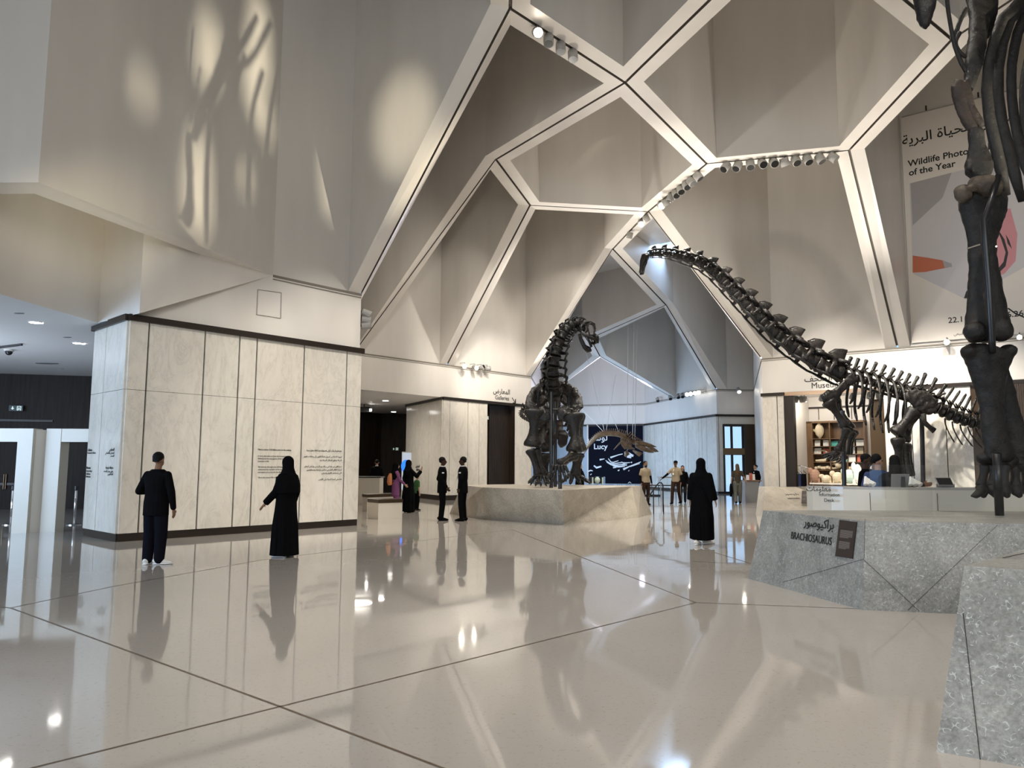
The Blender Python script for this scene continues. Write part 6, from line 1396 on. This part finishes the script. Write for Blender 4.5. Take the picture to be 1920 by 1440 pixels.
person('man in dark suit seen from behind deep in the gallery entrance', (at(706, 900, 32.6).x, 32.6), 1.76, R_(10), [('jacket', BLK), ('trousers', BLK), ('shoe', 'blackshoe'), ('hair', 'hair'), ('collar', 'shirt')], {}, 'skin', eyes=False)
gd = [('tshirt', 'khaki'), ('sleeve', BLK), ('trousers', 'browncloth'), ('stripe', 'stripe'), ('shoe', 'blackshoe'), ('hair', 'hair'), ('beard', 'hair')]
person('bearded guard in khaki shirt standing before the navy banner', foot(1211, 947), 1.75, R_(200), gd, dict(el=(-.24, -.02, 1.14), wl=(-.25, .05, .88)), 'skin_mid', 1.05)
person('guard in khaki shirt walking left with one arm out', foot(1268, 945), 1.78, R_(150), gd[:-2] + [('cap', BLK), ('badge', 'shirt', .06)], dict(er=(.33, .08, 1.20), wr=(.50, .20, 1.04), al=(-.10, -.26, .10), kl=(-.10, -.06, .5), ar=(.10, .24, .085), kr=(.10, .16, .50)), 'skin_mid', 1.05)
person('dark-haired woman in dark clothes walking behind the guard', foot(1281, 943), 1.58, R_(170), [('jacket', BLK), ('trousers', 'greycloth'), ('shoe', 'blackshoe'), ('hair', 'hair', 'long')], dict(al=(-.10, -.18, .09), ar=(.1, .16, .085)), 'skin')
person('blonde woman in camouflage trousers walking away to the far door', foot(1384, 944), 1.66, R_(-8), [('tshirt', 'olive'), ('trousers', 'camo', 1.25), ('shoe', 'blackshoe'), ('hair', 'hair_brown', 'long'), ('bag', BLK, -.30)], dict(er=(.27, .0, 1.18), wr=(.40, .06, .95), el=(-.25, -.02, 1.14), wl=(-.28, .0, .90), al=(-.1, -.1, .085), ar=(.1, .12, .085)), 'skin', .94, eyes=False)
person('woman in black headscarf holding her hands together behind beige plinth', (at(1087, 900, 29.5).x, 29.5), 1.64, R_(230), [('abaya', BLK, .04, .85), ('scarf', BLK)], dict(el=(-.23, .06, 1.14), wl=(-.06, .24, 1.10), er=(.23, .06, 1.14), wr=(.06, .24, 1.08)), 'skin')
person('shop assistant in black shirt facing the blue-shirted man', (at(1626, 900, 14.3).x, 14.3), 1.79, R_(222), [('top', BLK), ('trousers', BLK), ('shoe', 'blackshoe'), ('hair', 'hair')], {}, 'skin_dark', 1.0, .010)
person('man in blue shirt standing at counter behind the glass screen', (at(1647, 900, 13.25).x, 13.25), 1.77, R_(-15), [('tshirt', 'bluecloth'), ('trousers', 'navycloth'), ('shoe', 'blackshoe'), ('hair', 'hair')], dict(er=(.23, .05, 1.15), wr=(.2, .22, 1.05), el=(-.23, .05, 1.15), wl=(-.2, .22, 1.05)), 'skin', 1.12, .010, yaw=R_(-55))
person('dark-haired woman in grey jacket pointing right at counter', (at(1679, 900, 12.6).x, 12.6), 1.74, R_(-25), [('jacket', 'greycloth'), ('trousers', BLK), ('shoe', 'blackshoe'), ('hair', 'hair', 'long')], dict(er=(.30, .08, 1.16), wr=(.40, .30, 1.28)), 'skin_mid', 1.3, .010, hands=({}, {'d': (1, .1, .05), 'th': (0, 0, 1), 'curl': .35}))
person('attendant with dark hair standing behind the kiosk', (at(1417, 900, 35.6).x, 35.6), 1.64, R_(120), [('jacket', BLK), ('trousers', BLK), ('shoe', 'blackshoe'), ('hair', 'hair', 'bun'), ('collar', 'shirt')], {}, 'skin')
